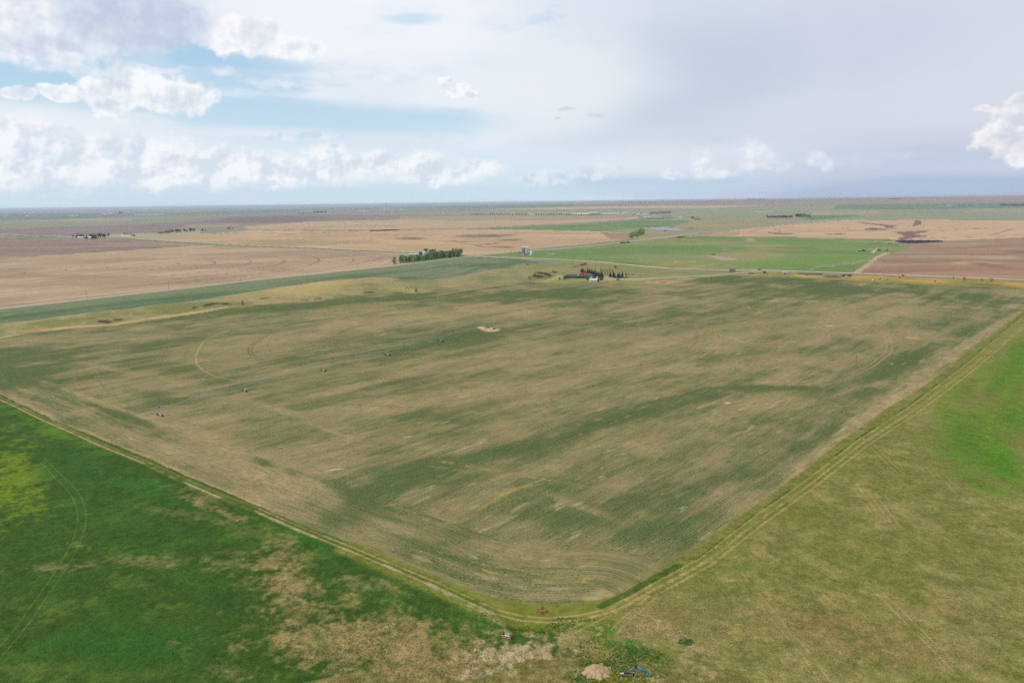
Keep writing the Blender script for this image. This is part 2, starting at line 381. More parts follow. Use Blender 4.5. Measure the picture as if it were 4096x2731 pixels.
# upper stubble circles
far([(970, 907), (1230, 887), (1500, 881), (1900, 870), (2050, 865), (2500, 864), (2560, 869), (2520, 878), (2300, 892), (2100, 902), (1840, 914), (1500, 918), (1000, 918)], (194, 168, 136), (178, 156, 128))
far([(1600, 866), (2050, 863), (2500, 863), (2540, 870), (2300, 880), (1900, 882), (1600, 878)], (158, 142, 118), (176, 154, 122))
far([(600, 962), (800, 936), (1000, 921), (1500, 923), (1900, 914), (2100, 918), (2400, 925), (2520, 932), (2545, 945), (2500, 960), (2380, 972), (2100, 1000), (1890, 1020), (1690, 1010), (900, 977)], (198, 169, 132), (182, 157, 124))
blob(1200, 967, 330, 2, 0, -16, S(160, 144, 112), .7, .7, .3)
far([(2400, 930), (2510, 932), (2530, 950), (2500, 962), (2440, 955)], (158, 134, 112), (168, 142, 118))
far([(2530, 962), (2660, 935), (2790, 922), (2790, 932), (2660, 950), (2560, 962)], (178, 150, 108), (160, 146, 104))
PUR = S(116, 96, 94)
for b in ((1645, 954, 72, 0, 0, -7), (1920, 944, 140, 0, 0, -9), (2000, 941, 90, 0, 0, -4), (2010, 988, 60, 2, 0, -4), (2040, 960, 60, -2, 0, -4),
          (1950, 976, 70, -6, 0, -2.6), (1850, 966, 110, 5, 0, -2.2), (2080, 930, 40, 0, 0, -1.6)):
    blob(*b, PUR, .75, 0.5, 0.35)
line([(1700, 960), (1830, 970), (1890, 978), (1930, 988), (1960, 990)], 9, PUR, .6, 1.0)
line([(1800, 943), (1680, 941), (1500, 935)], 9, PUR, .35, 1.2)
line([(880, 972), (1100, 962), (1350, 938), (1440, 922)], 8, S(130, 118, 84), .7)
line([(900, 975), (1130, 985), (1280, 980), (1420, 970), (1500, 958)], 8, S(128, 112, 86), .6)
line([(1100, 975), (1050, 968), (1250, 958)], 8, S(128, 112, 86), .5)
line([(1300, 980), (1400, 962), (1500, 950)], 8, S(118, 102, 84), .6)
for cx, cy, rs, kk in ((1150, 928, (930, 1000, 1060, 1240, 1320, 1390), .5), (2080, 955, (2240, 2290, 2350), .25)):
    for rx in rs: ring(cx, cy, rx, cy, 5, S(120, 104, 80), kk, brk=.7)
for rx, w in ((1200, 6), (1270, 6), (1340, 6), (1400, 5), (1470, 5)): ring(1700, 897, rx, 897, w, S(126, 110, 84), .6, 230, 330, brk=.3)
# left purple field and the great stubble field
far([(-900, 985), (0, 947), (290, 955), (480, 953), (800, 976), (820, 980), (0, 1032), (-900, 1085)], (142, 122, 110), (156, 138, 124))
blob(490, 966, 55, 0, 0, -4, S(118, 104, 112), .6)
blob(60, 958, 200, 0, 0, -5, S(126, 128, 100), .6)
i8 = far([(-1200, 1110), (0, 1032), (800, 981), (900, 981), (1500, 1005), (1680, 1016), (1690, 1028), (1640, 1046), (1540, 1066), (0, 1234), (-1200, 1370)], (184, 160, 132), (166, 144, 120))
line([(-900, 1086), (0, 1031), (800, 980)], 5, S(112, 98, 84), .8)
hd = math.atan2(*(flat(2040, 1010) - flat(0, 1236)))
U2 = X * math.sin(hd) + Y * math.cos(hd); V2 = X * math.cos(hd) - Y * math.sin(hd)
st8 = (fbm(U2 / 30, V2, 16, 4, 21, .65) - .5)
C[i8] *= (1 + 0.75 * st8[i8] * fade(12)[i8])[:, None]
for rx, ry, kk in ((570, 1066, .6), (718, 1056, .75), (860, 1052, .9), (1002, 1044, .9), (1136, 1040, .9), (1274, 1036, .9), (1412, 1034, .7), (1560, 1030, .5)):
    ring(425, 1069, rx, ry, 2.6, S(112, 96, 80), kk * .75, 40, 140, brk=.3)
for rx, ry in ((265, 1082), (100, 1092)): ring(425, 1069, rx, ry, 2.6, S(126, 108, 92), .3, 220, 300, brk=.3)
line([(1410, 1058), (1490, 1042), (1530, 1030)], 5, S(118, 100, 80), .6); line([(1480, 1060), (1560, 1040), (1610, 1024)], 4, S(208, 186, 150), .5)
line([(1500, 1008), (1600, 1014), (1660, 1024), (1655, 1042), (1590, 1060)], 6, S(206, 186, 150), .5)
# green verge of the far road
line([(0, 941), (300, 951), (480, 953), (900, 979), (1290, 995), (1690, 1014)], 22, S(86, 118, 66), .85, .4)
poly([(1500, 1004), (1700, 1012), (1760, 1020), (1890, 1022), (1860, 1034), (1680, 1050), (1640, 1050), (1690, 1028), (1660, 1016)], S(92, 132, 62), .2)
# strip of crop between the road and the coulee
i9 = poly([(-1200, 1385), (0, 1238), (900, 1137), (1560, 1066), (1900, 1026), (2074, 1034), (2190, 1042), (2150, 1054), (2060, 1062), (1960, 1078), (1880, 1096), (1810, 1112), (1600, 1116), (1380, 1112), (1200, 1138), (1000, 1166), (700, 1212), (400, 1244), (0, 1292), (-1200, 1460)],
          S(124, 132, 98), .2, .3, 1.5, S(94, 116, 82), sf_(st8 * 1.2 + nBig * .7, -.16, .12))
for b in ((1400, 1105, 300, -30, 10, -12), (1900, 1060, 240, -10, 10, -14), (200, 1255, 260, -26, 4, -14), (2080, 1046, 90, 0, 0, -8), (800, 1185, 260, -26, 4, -10)):
    blob(*b, S(78, 110, 72), .6, .8, .5, f=st8 + nMid * .5)
# coulee grass
CG = sf_(nMid * 1.2 + nBig * .8 + nSml, -.18, .16)
poly([(-1200, 1460), (0, 1294), (400, 1246), (700, 1214), (1000, 1168), (1200, 1140), (1380, 1114), (1600, 1118), (1810, 1114), (1880, 1098), (1960, 1080), (2060, 1064), (2150, 1056), (2265, 1044), (2421, 1053), (2574, 1068), (2670, 1076), (2900, 1083), (3060, 1086), (3100, 1100), (2900, 1112), (2800, 1124), (2690, 1145), (2340, 1140), (1864, 1150), (1665, 1180), (1453, 1182), (1198, 1210), (900, 1240), (425, 1312), (106, 1336), (0, 1360), (-1200, 1560)],
     S(164, 150, 104), .35, 0, 1.0, S(132, 132, 82), CG)
poly([(1500, 1150), (1560, 1122), (1810, 1116), (1960, 1082), (2150, 1058), (2265, 1046), (2574, 1070), (3050, 1088), (2900, 1104), (2700, 1110), (2500, 1112), (2344, 1128), (1864, 1140)], S(152, 144, 104), .3, 0, 3.0, S(134, 136, 90), CG)
for b in ((860, 1210, 240, -24, 4, -12), (1350, 1150, 260, -24, 4, -12), (250, 1284, 220, -20, 0, -10), (1900, 1110, 120, -8, 0, -8), (1950, 1095, 90, 4, 0, -10), (580, 1250, 90, -6, 0, -8)):
    blob(*b, S(122, 130, 70), .45, .6, .6)
blob(2150, 1112, 60, -4, 4, 12, S(104, 108, 64), .7, .5, .5)
for b in ((1260, 1132, 230, -20, 0, -4), (350, 1304, 300, -20, 0, -6), (760, 1254, 200, -20, 0, -5), (2250, 1115, 110, -8, 0, -6)):
    blob(*b, S(196, 172, 116), .6, .5, .4)
SOIL_SHADE = S(60, 48, 38)  # eroded cut banks: bare soil with their shade put into the colour
for b in ((425, 1288, 40, -5, 2, -9), (470, 1279, 30, -4, 0, -7), (842, 1217, 30, -5, 0, -4), (780, 1231, 12, -2, 0, -3), (1270, 1195, 20, -2, 0, -3), (1220, 1199, 20, -1, 0, -2.4),
          (1475, 1169, 24, -1, 0, -3), (1590, 1172, 18, -1, 0, -1.8), (900, 1215, 24, 0, 0, -3), (2175, 1094, 34, 8, 2, 6), (2150, 1105, 26, 2, 2, 7), (2330, 1058, 24, -3, 2, 4), (2300, 1068, 22, -5, 0, 3), (1060, 1193, 22, -2, 0, -3)):
    blob(*b[:2], *(v * 1.2 for v in b[2:]), SOIL_SHADE, .9, .45, .28, f=nSml * 1.5 + nMid)
for l_ in (((1580, 1130), (1625, 1168)), ((1592, 1129), (1640, 1166)), ((1630, 1140), (1652, 1166))): line(list(l_), .8, S(186, 176, 104), .6, .5)
line([(0, 1350), (264, 1310), (425, 1300), (680, 1266), (900, 1229)], 5, S(200, 172, 122), .8, .8, rag=1.5)
# yard, lawn and bare soil round the ranch house
poly([(2140, 1128), (2200, 1116), (2240, 1108), (2340, 1104), (2380, 1112), (2400, 1126), (2140, 1131)], S(150, 146, 82), .2, 0, 1)
poly([(2330, 1116), (2344, 1122), (2400, 1124), (2560, 1130), (2600, 1138), (2344, 1130), (2200, 1130)], S(140, 152, 72), .2, 0, 1)
poly([(2520, 1113), (2700, 1100), (2700, 1107), (2560, 1114), (2480, 1113)], S(138, 150, 78), .2)
poly([(2365, 1101), (2420, 1104), (2470, 1112), (2570, 1114), (2570, 1118), (2450, 1121), (2390, 1116), (2360, 1108)], S(170, 154, 132), .1)
poly([(2585, 1126), (2680, 1120), (2710, 1126), (2690, 1135), (2640, 1137), (2585, 1134)], S(176, 146, 122), .3, 0, 3)
poly([(2690, 1136), (2720, 1120), (2800, 1108), (2900, 1100), (2800, 1118), (2720, 1137)], S(146, 152, 72), .2)
poly([(2240, 1066), (2320, 1058), (2400, 1064), (2440, 1080), (2340, 1090), (2230, 1088)], S(150, 140, 100), .3, 0, 3, k=.6)
poly([(2160, 1130), (2230, 1100), (2300, 1098), (2240, 1112), (2190, 1125)], S(178, 164, 118), .2, 0, 2, k=.8)
# watered quarter between the two roads
GR = sf_(HzS + nBig * .6 + nMid * .4, -.15, .15)
poly([(1900, 1025), (2074, 1008), (2400, 983), (2500, 973), (2700, 949), (2780, 943), (3100, 948), (3400, 951), (3560, 958), (3640, 990), (3615, 1005), (3560, 1010), (3500, 1045), (3430, 1092), (3040, 1082), (2670, 1075), (2574, 1066), (2421, 1051), (2265, 1042), (2074, 1032)],
     S(110, 136, 76), .2, 0, 0, S(134, 144, 94), GR)
for b, c, k in (((2280, 1022, 260, 0, 0, -10), (92, 140, 58), .8), ((2700, 995, 300, 0, 0, -12), (88, 142, 60), .8), ((2540, 1008, 260, 0, 0, -4), (96, 130, 92), .7),
          ((2500, 1052, 110, 4, 0, -8), (74, 116, 66), .9), ((2440, 985, 200, 0, 0, -7), (126, 140, 88), .7), ((2160, 1010, 100, 0, 0, -8), (124, 138, 92), .7),
          ((3150, 963, 260, 2, 0, -9), (82, 138, 52), .85), ((2860, 972, 180, 0, 0, -9), (142, 142, 104), .8), ((2820, 950, 140, 0, 0, -3), (96, 134, 62), .8),
          ((3000, 958, 34, 2, 0, -9), (186, 166, 116), .9), ((3310, 953, 50, 0, 0, -2), (184, 160, 112), .8), ((3020, 1000, 190, -6, 6, -20), (162, 148, 100), .85),
          ((3080, 982, 150, -6, 0, -2), (190, 172, 118), .8), ((2900, 997, 60, -2, 0, -5), (184, 160, 136), .8), ((2740, 1052, 150, 6, 10, 20), (150, 146, 88), .8),
          ((2780, 1066, 140, 6, 0, -5), (158, 146, 92), .6), ((2640, 980, 200, -10, 0, -4), (136, 140, 92), .6), ((2400, 1043, 160, 4, 0, -3), (140, 146, 84), .6),
          ((3300, 1040, 230, -10, 0, -24), (100, 148, 48), .85), ((3050, 1060, 130, 3, 0, -13), (106, 148, 54), .8), ((3440, 975, 170, 6, 0, -5), (96, 140, 62), .7),
          ((3380, 990, 150, -4, 0, -6), (118, 144, 74), .6), ((2880, 1060, 30, -2, 0, -5), (96, 142, 56), .8), ((2560, 970, 60, -6, 0, -3), (168, 148, 104), .5)):
    blob(*b, S(*(int(v * .85 + w * .15) for v, w in zip(c, (140, 140, 110)))), k * .85, .9, .5, f=HzS * 1.3 + nBig * 1.4 + nMid * .5)
poly([(2828, 1020), (2870, 1024), (2955, 1036), (2930, 1041), (2880, 1040)], S(170, 156, 138), .1)
line([(2700, 1046), (2780, 1047)], 4, S(206, 196, 158), .8); line([(2690, 1083), (2780, 1070), (2860, 1054)], 3, S(186, 172, 116), .7)
line([(2460, 1030), (2540, 1034), (2640, 1038)], 3, S(168, 172, 108), .5)
line([(2700, 945), (2780, 942), (3100, 948), (3400, 951), (3560, 958)], 10, S(70, 100, 50), .6)
line([(3490, 1012), (3500, 1000), (3513, 993)], 6, S(196, 180, 148), .8)
for o in (0, 3, 6): line([(3490 + o, 1040), (3510 + o * 2, 1025), (3545 + o * 3, 1010)], 3.5, S(198, 176, 152), .8)
line([(3425, 1092), (3470, 1062), (3500, 1040)], 10, S(186, 164, 136), .9)
line([(3430, 984 + 16), (3470, 996), (3540, 992)], 4, S(196, 192, 150), .7); line([(3450, 962), (3560, 968), (3600, 973)], 5, S(170, 170, 140), .6)
# right hand stubble with damp hollows
far([(2740, 944), (2850, 932), (3060, 908), (3300, 884), (3400, 880), (3700, 879), (4096, 882), (4900, 884), (4900, 920), (4096, 950), (3800, 962), (3600, 964), (3560, 957), (3200, 949), (2900, 946)], (202, 170, 136), (188, 160, 132))
far([(2740, 944), (2860, 932), (2960, 925), (2960, 940), (2900, 946)], (172, 148, 118), (172, 148, 118))
line([(3000, 927), (3060, 910), (3300, 887), (3400, 882), (3700, 881), (4096, 884)], 12, S(150, 126, 108), .6)
for pts in (((3415, 888), (3450, 889), (3540, 899), (3590, 902), (3580, 908), (3560, 914), (3520, 902)), ((3660, 881), (3692, 884), (3684, 898), (3640, 906), (3655, 896)),
            ((3455, 918), (3475, 911), (3520, 914), (3600, 911), (3560, 916), (3500, 922)), ((3575, 929), (3700, 923), (3720, 926), (3660, 936), (3715, 945), (3660, 950), (3630, 958), (3570, 962), (3620, 944), (3600, 938)),
            ((3070, 929), (3180, 934), (3150, 938), (3100, 938)), ((3270, 938), (3340, 934), (3400, 935), (3350, 938)), ((3090, 914), (3105, 920), (3130, 927), (3100, 922))):
    poly(list(pts), S(112, 92, 92), .1, 0, 12, k=.85)
for l_ in (((3540, 899), (3640, 906), (3800, 914), (3960, 912)), ((3470, 920), (3600, 928), (3800, 922), (3960, 912), (4096, 912)), ((3960, 942), (4050, 915)), ((3640, 956), (3800, 948), (4096, 946)), ((3800, 904), (3860, 900))):
    line(list(l_), 9, S(132, 108, 92), .55, 1.0)
for cx, cy, rx in ((3250, 922, 3180), (3450, 915, 3300), (3450, 915, 3390), (3700, 915, 3370)): ring(cx, cy, rx, cy, 6, S(140, 112, 96), .5, 200, 340, brk=.3)
# ploughed ground on the right
i13 = far([(3610, 1003), (3640, 992), (3600, 972), (3600, 965), (3760, 966), (4096, 953), (4900, 925), (4900, 1170), (4096, 1119), (3440, 1091), (3500, 1046), (3560, 1012)], (162, 128, 108), (160, 138, 112))
HS2 = fbm(X / 5, Y, 46, 4, 31, .6) - .5
C[i13] = C[i13] * (1 + .8 * HS2[i13])[:, None]
for b, c in (((3900, 1050, 200, 0, 0, -8), (184, 166, 126)), ((3800, 975, 300, 0, 0, -7), (170, 154, 128)), ((3950, 1060, 130, 20, 4, -10), (140, 108, 96)), ((3600, 1040, 90, 0, 6, -12), (152, 116, 102)),
             ((4080, 1008, 80, 0, 0, -6), (122, 100, 88)), ((3900, 1016, 300, 2, 0, -3), (124, 112, 90)), ((3680, 1075, 120, 2, 0, -8), (146, 120, 106)), ((4000, 1030, 110, 0, 0, -7), (178, 160, 132)), ((3560, 970, 50, 0, 0, -5), (176, 160, 142))):
    blob(*b, S(*c), .7, .6, .6, f=HS2 * 1.4)
poly([(3590, 962), (3760, 966), (3750, 973), (3640, 972), (3600, 975)], S(150, 134, 112), .1)
# golden bank south of the road
poly([(2930, 1098), (3060, 1087), (3200, 1092), (3400, 1099), (3607, 1106), (4096, 1125), (4900, 1160), (4900, 1195), (4096, 1150), (3755, 1142), (3500, 1128), (3210, 1114), (3040, 1105)], S(178, 148, 84), .4, 0, 1, S(140, 136, 70), CG)
line([(3200, 1089), (3607, 1104), (4096, 1123)], 12, S(100, 122, 58), .8)
for b, c in (((3700, 1124, 120, 4, 0, -7), (196, 154, 82)), ((3450, 1110, 70, 2, 0, -7), (196, 156, 86)), ((4060, 1138, 60, 2, 0, -5), (200, 158, 84)), ((3230, 1103, 60, 2, 0, -4), (210, 176, 116)), ((3950, 1138, 80, 3, 0, -6), (122, 110, 62))):
    blob(*b, S(*c), .8, .5, .5)
# ditch pasture round the pond
far([(2300, 922), (2560, 914), (2700, 905), (2770, 886), (3000, 872), (3200, 870), (3080, 900), (2800, 930), (2660, 946), (2540, 960), (2540, 940), (2480, 930)], (148, 144, 108), (160, 150, 112))
far([(1840, 916), (2100, 908), (2300, 900), (2440, 890), (2560, 881), (2700, 880), (2770, 886), (2700, 898), (2680, 905), (2560, 911), (2460, 920), (2400, 925), (2200, 921), (1980, 917)], (96, 132, 72), (116, 140, 88))
far([(2560, 912), (2700, 905), (2720, 912), (2600, 918)], (170, 164, 122), (170, 164, 122))
line([(1000, 918), (1500, 920), (1840, 914), (2000, 915), (2200, 921)], 16, S(108, 128, 74), .7)
line([(1400, 918), (1600, 924), (1700, 922)], 16, S(100, 110, 70), .5)
poly([(2590, 878), (2740, 876), (2700, 880), (2600, 882)], S(176, 146, 122), .1, 0, 4)

# ---- the main field
MF = [(-307, 1430), (0, 1356), (106, 1331), (264, 1316), (425, 1305), (560, 1288), (680, 1271), (808, 1252), (900, 1234), (1198, 1204), (1453, 1176), (1665, 1172), (1760, 1156), (1864, 1139), (2189, 1130), (2344, 1127), (2536, 1135), (2689, 1139), (2740, 1124), (2804, 1110), (2904, 1102), (3040, 1104), (3210, 1113), (3500, 1128), (3755, 1141), (4096, 1149), (4221, 1152),
      (4096, 1242), (3848, 1422), (3713, 1532), (3536, 1641), (3349, 1776), (3162, 1922), (2964, 2062), (2787, 2187), (2600, 2306), (2529, 2356), (2461, 2385), (2376, 2400), (2240, 2411), (2104, 2406), (1968, 2384), (1829, 2348), (1620, 2258), (1400, 2170), (1178, 2087), (1021, 2016), (864, 1950), (707, 1884), (565, 1817), (408, 1758), (251, 1695), (102, 1625), (0, 1577)]
# ---- hay land on the left, rough pasture on the right
near = np.nonzero(RR < 2600)[0]
LEFT = [(-307, 1430), (0, 1577), (408, 1758), (864, 1950), (1178, 2087), (1400, 2170), (1829, 2348), (2010, 2440), (2180, 2500), (2330, 2640), (2380, 2900), (-2500, 2900), (-4000, 1700), (-1500, 1400)]
fill = near[(Y[near] > -50)]; C[fill[RR[fill] < 700]] = S(120, 122, 62)
gl = sf_(nMid + nBig + nSml * .6, -.2, .2)
poly(LEFT, S(62, 92, 34), .6, 0, 0, S(76, 106, 42), gl)
RIGHT = [(4221, 1152), (4096, 1242), (3848, 1422), (3536, 1641), (3162, 1922), (2787, 2187), (2600, 2306), (2400, 2440), (2180, 2500), (2330, 2640), (2380, 2900), (6000, 2900), (7000, 1500), (5200, 1160)]
gr = sf_(nMid * 1.3 + nSml + nBig * .5, -.2, .2)
poly(RIGHT, S(122, 124, 64), .65, 0, 0, S(138, 132, 78), gr)
idx = np.concatenate([near[Y[near] < 0], near[(RR[near] < 150)]])
C[idx] = S(118, 114, 62)

# ---- the main field: thin crop over pale soil, seeded in rows
CRPG = S(73, 97, 52); CRPT = S(170, 150, 112); CRPO = S(146, 136, 92)
ps = w2(MF); idx = bbox(ps, 4); idx = idx[inpoly(X[idx] + nWs[idx] * 1.5, Y[idx] + nWs[idx] * 1.5, ps)]; MFI = idx
stS = (fbm(U / 2.6, V, 12.0, 4, 19, 0.55) - 0.5) * fade(9)
G = np.zeros(len(X), np.float32)    # how well the crop has come up
G[idx] = 0.50
def gb(cx, cy, ax, ay, bx, by, k, edge=1.0):
    """raise or thin the crop over a patch, overview units"""
    c = P(cx * K, cy * K); a = P((cx + ax) * K, (cy + ay) * K) - c; b = P((cx + bx) * K, (cy + by) * K) - c
    det = a.x * b.y - a.y * b.x; R0 = (a.xy.length + b.xy.length) * 1.5
    R0 *= 1.3; i = idx[(np.abs(X[idx] - c.x) < R0) & (np.abs(Y[idx] - c.y) < R0)]
    dx = X[i] - c.x; dy = Y[i] - c.y
    u = (dx * b.y - dy * b.x) / det; v = (a.x * dy - a.y * dx) / det
    G[i] += k * sstep(1.25 - np.sqrt(u * u + v * v) + nMid[i] * .7 + stL[i] * .6 + nBig[i] * .5, -.1, 1.3)
def gl_(pts, w, k):
    ps = [P(x * K, y * K) for x, y in pts]; i = idx
    d = np.full(len(i), 1e9); x = X[i] + nWx[i] * w; y = Y[i] + nWy[i] * w
    for a, b in zip(ps[:-1], ps[1:]):
        vx, vy = b.x - a.x, b.y - a.y; L = vx * vx + vy * vy + 1e-9
        t = np.clip(((x - a.x) * vx + (y - a.y) * vy) / L, 0, 1)
        d = np.minimum(d, np.hypot(x - a.x - t * vx, y - a.y - t * vy))
    G[i] += k * (1 - sstep(d + stL[i] * w * .8, w * .15, w * .75))
GREEN = [(90, 820, 120, -10, 20, 40, .6), (40, 860, 110, 20, 10, 50, .35), (60, 880, 110, 30, 20, 40, .4), (20, 840, 90, 0, 0, 60, .2), (250, 800, 220, -30, 10, 16, .3), (180, 930, 120, 50, 30, 18, .25),
         (300, 960, 110, 30, 30, 20, .45), (240, 940, 60, 20, 10, 12, .25), (400, 850, 110, 20, 30, 40, .28), (350, 905, 80, 16, 0, 16, .4), (606, 1064, 36, 8, 4, 12, .75),
         (520, 870, 120, -10, 0, 16, .3), (500, 720, 300, -26, 0, 10, .4), (900, 684, 300, -20, 0, 10, .3), (1150, 680, 260, -10, 10, 20, .42), (1330, 672, 190, -6, 0, 12, .42), (1700, 645, 220, 2, 0, 14, .6),
         (2000, 665, 260, 14, 0, 14, .45), (2250, 690, 170, 12, 0, 26, .5), (1880, 668, 160, 0, 0, 8, .3), (1350, 700, 160, -6, 0, 10, .25), (1060, 775, 110, -16, 10, 12, .55), (1150, 760, 130, -20, 0, 10, .35),
         (950, 800, 120, -20, 0, 8, .3), (700, 830, 150, -20, 0, 10, .25), (2110, 805, 56, -10, -10, 26, .7), (2050, 850, 70, -30, -10, 24, .45), (1960, 905, 90, -16, 0, 18, .4), (2230, 745, 80, -10, 0, 20, .2),
         (1830, 895, 140, 4, 0, 10, .4), (1480, 950, 160, -40, 0, 14, .45), (1000, 960, 90, 10, -20, 30, .38), (960, 1080, 130, -16, -30, 46, .42), (870, 1040, 70, -8, 0, 24, .3), (1120, 1040, 130, -30, 0, 14, .3),
         (810, 1140, 80, 30, 20, 30, .4), (860, 1150, 60, 10, 0, 20, .2), (1080, 1100, 80, -20, 0, 10, .3), (1500, 1130, 210, -50, 30, 34, .24), (1700, 1090, 210, -60, 20, 24, .24), (1880, 1010, 120, -50, 10, 14, .3),
         (1290, 1190, 120, 10, 0, 20, .32), (1060, 1230, 120, -10, 0, 24, .2), (1180, 1310, 140, 20, 0, 30, .12), (1500, 1220, 160, -50, 20, 24, .28), (1600, 830, 120, -16, 0, 10, .25), (1300, 900, 120, -20, 0, 10, .2), (1350, 800, 140, -20, 0, 12, .2),
         (1640, 720, 140, -6, 0, 8, .2), (900, 880, 90, -14, 0, 8, .2), (1000, 870, 200, -30, 0, 10, .18), (640, 960, 60, -6, 0, 8, .2)]
TAN = [(600, 790, 170, -20, 0, 24, .35), (850, 740, 300, -30, 0, 16, .22), (1070, 715, 200, -20, 0, 12, .22), (1120, 820, 260, -30, 0, 14, .2), (260, 848, 90, 16, 10, 8, .32), (380, 870, 50, 20, 0, 6, .25),
       (480, 1010, 160, 50, -10, 24, .35), (580, 1090, 140, 50, -14, 26, .42), (650, 1140, 60, 14, -6, 16, .35), (740, 1120, 90, 34, 0, 14, .25), (640, 940, 80, 20, 14, 12, .38), (760, 990, 80, 26, 14, 10, .38), (900, 930, 150, -14, 10, 26, .3),
       (1100, 900, 260, -30, 20, 30, .22), (1550, 780, 330, -20, 0, 40, .30), (1850, 730, 220, 4, 0, 26, .30), (1950, 760, 160, 12, 0, 20, .2), (1400, 860, 260, -30, 0, 22, .2), (1730, 930, 150, -10, 0, 18, .32), (1650, 960, 200, -30, 0, 14, .25), (1450, 1030, 200, -30, 10, 26, .25),
       (1200, 1140, 90, 0, 20, 30, .22), (1340, 1165, 90, 34, 0, 10, .38), (1150, 1260, 160, 10, 0, 24, .25), (1350, 1270, 170, -14, 0, 34, .22), (1250, 1370, 130, 0, 0, 12, .35), (950, 1220, 120, 40, 0, 16, .25), (2150, 760, 90, -20, 0, 14, .22), (2130, 880, 70, -40, 6, 10, .3),
       (1200, 970, 140, -14, 0, 14, .25), (1280, 1080, 130, -20, 0, 20, .2), (2050, 720, 130, 8, 0, 8, .25), (1900, 830, 140, -16, 0, 16, .25)]
for g in GREEN: gb(*g)
for g in TAN: gb(*g[:6], -g[6])
gl_([(900, 1120), (1050, 1060), (1350, 990), (1500, 930), (1640, 895), (1760, 890), (1900, 893), (2000, 870), (2080, 830)], 11, .33)
gl_([(760, 1200), (830, 1150), (900, 1110)], 16, .3)
# bare strips beside the headlands
gl_([(2352, 716), (2200, 810), (2044, 920), (1862, 1068), (1700, 1185), (1560, 1290), (1470, 1350), (1400, 1376)], 9, -.75)
gl_([(20, 915), (150, 975), (330, 1052), (500, 1130), (680, 1205), (850, 1275), (1000, 1330), (1130, 1370)], 5, -.45)
G[idx] += stL[idx] * .65 + stM[idx] * .50 + stS[idx] * .65 + nMid[idx] * .45 + nBig[idx] * .50 + nSml[idx] * .55 + nFin[idx] * .4
# headland rows run with the edges
g = .08 + .80 * sstep(G[idx], 0.04, 1.06)
ol = sstep(nBig[idx] + nMid[idx] * .6, -.25, .2)[:, None] * .45
base = CRPT * (1 - ol) + CRPO * ol
C[idx] = base; COV[idx] = g
C[idx] *= (1 + 0.30 * stM[idx] + .25 * nSml[idx] + 0.10 * stL[idx])[:, None]
AMP[idx] = 0.22; ROWS[idx] = 1.0
# pale chalky flecks
fl = sstep(fbm(U[idx] / 5, V[idx], 2.6, 3, 41), .72, .80) * sstep(nBig[idx], -.05, .15) * fade(3)[idx]
C[idx] = C[idx] * (1 - .3 * fl[:, None]) + S(196, 186, 156) * .3 * fl[:, None]; COV[idx] *= 1 - .5 * fl
# yellow weeds
for b in ((1035, 1200, 34, -8, 0, 4), (1420, 1056, 22, -3, 0, 2.5), (1240, 1318, 130, 24, 0, 3), (1330, 1330, 60, -6, 0, 3), (1120, 1078, 140, 24, 0, 2.6), (1160, 1130, 90, -30, 0, 2.4), (1240, 1290, 60, 10, 0, 2.4), (1370, 1290, 40, -12, 0, 3), (1190, 1120, 60, -10, 0, 2), (900, 1158, 40, -6, 0, 1.6)):
    B(*b, S(166, 142, 66), .55, .9, .7, f=stM * 1.5 + nSml + nFin)
for b in ((1127, 757, 27, 0, 0, 6), (1105, 752, 10, 0, 0, 3)): B(*b, S(206, 176, 132), .95, .35, .15, amp=.1)
B(2098, 776, 24, 1, 0, 4, S(196, 150, 110), .8, .5, .3)
for b in ((1910, 748, 26, 0, 0, 2), (1860, 692, 20, 0, 0, 1.6), (1780, 690, 14, 0, 0, 1.4), (1670, 925, 12, 0, 0, 3), (770, 1078, 40, -4, 0, 2.5), (935, 1003, 20, -2, 0, 2)): B(*b, S(200, 184, 150), .8, .5, .4)
B(300, 1052 - 45, 8, 4, 0, 3, S(206, 170, 110), .8, .5, .3)
# curved weedy passes in the corner
YW = S(172, 146, 74)
PV = (1940, 1315)
pc = P(*PV)
TW = [(1763, 1365), (1551, 1421), (1294, 1484), (978, 1566), (641, 1663)]
DK = S(104, 86, 62)
def arc(r, k, a0, a1, w, col, gap=0): # around the pivot, in metres
    i = MFI; dx = X[i] - pc.x; dy = Y[i] - pc.y; rr = np.hypot(dx, dy) + nWs[i] * .4; an = np.degrees(np.arctan2(dx, dy)) % 360
    m = np.zeros(len(i))
    for off in ((-gap, gap) if gap else (0.0,)): m = np.maximum(m, 1 - sstep(np.abs(rr - r - off), w * .3, w * .9))
    q = (an - a0) % 360; L = (a1 - a0) % 360
    m *= sstep(q, 0, 5) * (1 - sstep(q, L - 5, L)); paint(i, (m * k).astype(np.float32), col)
RT = [(P(*t) - pc).xy.length for t in TW]
for r in RT: arc(r, .55, 20, 359, .55, DK, 0)
def track(pts, w, col, k, gap=0, brk=0, s=.5):
    p = [P(x * K, y * K) for x, y in pts]
    if gap:
        n = len(p); L = []; Rr = []
        for i in range(n):
            t = (p[min(i + 1, n - 1)] - p[max(i - 1, 0)]); t.z = 0; t.normalize(); nn = Vector((-t.y, t.x, 0))
            L.append(p[i] + nn * gap); Rr.append(p[i] - nn * gap)
        line(L, w, col, k, s, conv=False, brk=brk); line(Rr, w, col, k, s, conv=False, brk=brk)
    else: line(p, w, col, k, s, conv=False, brk=brk)
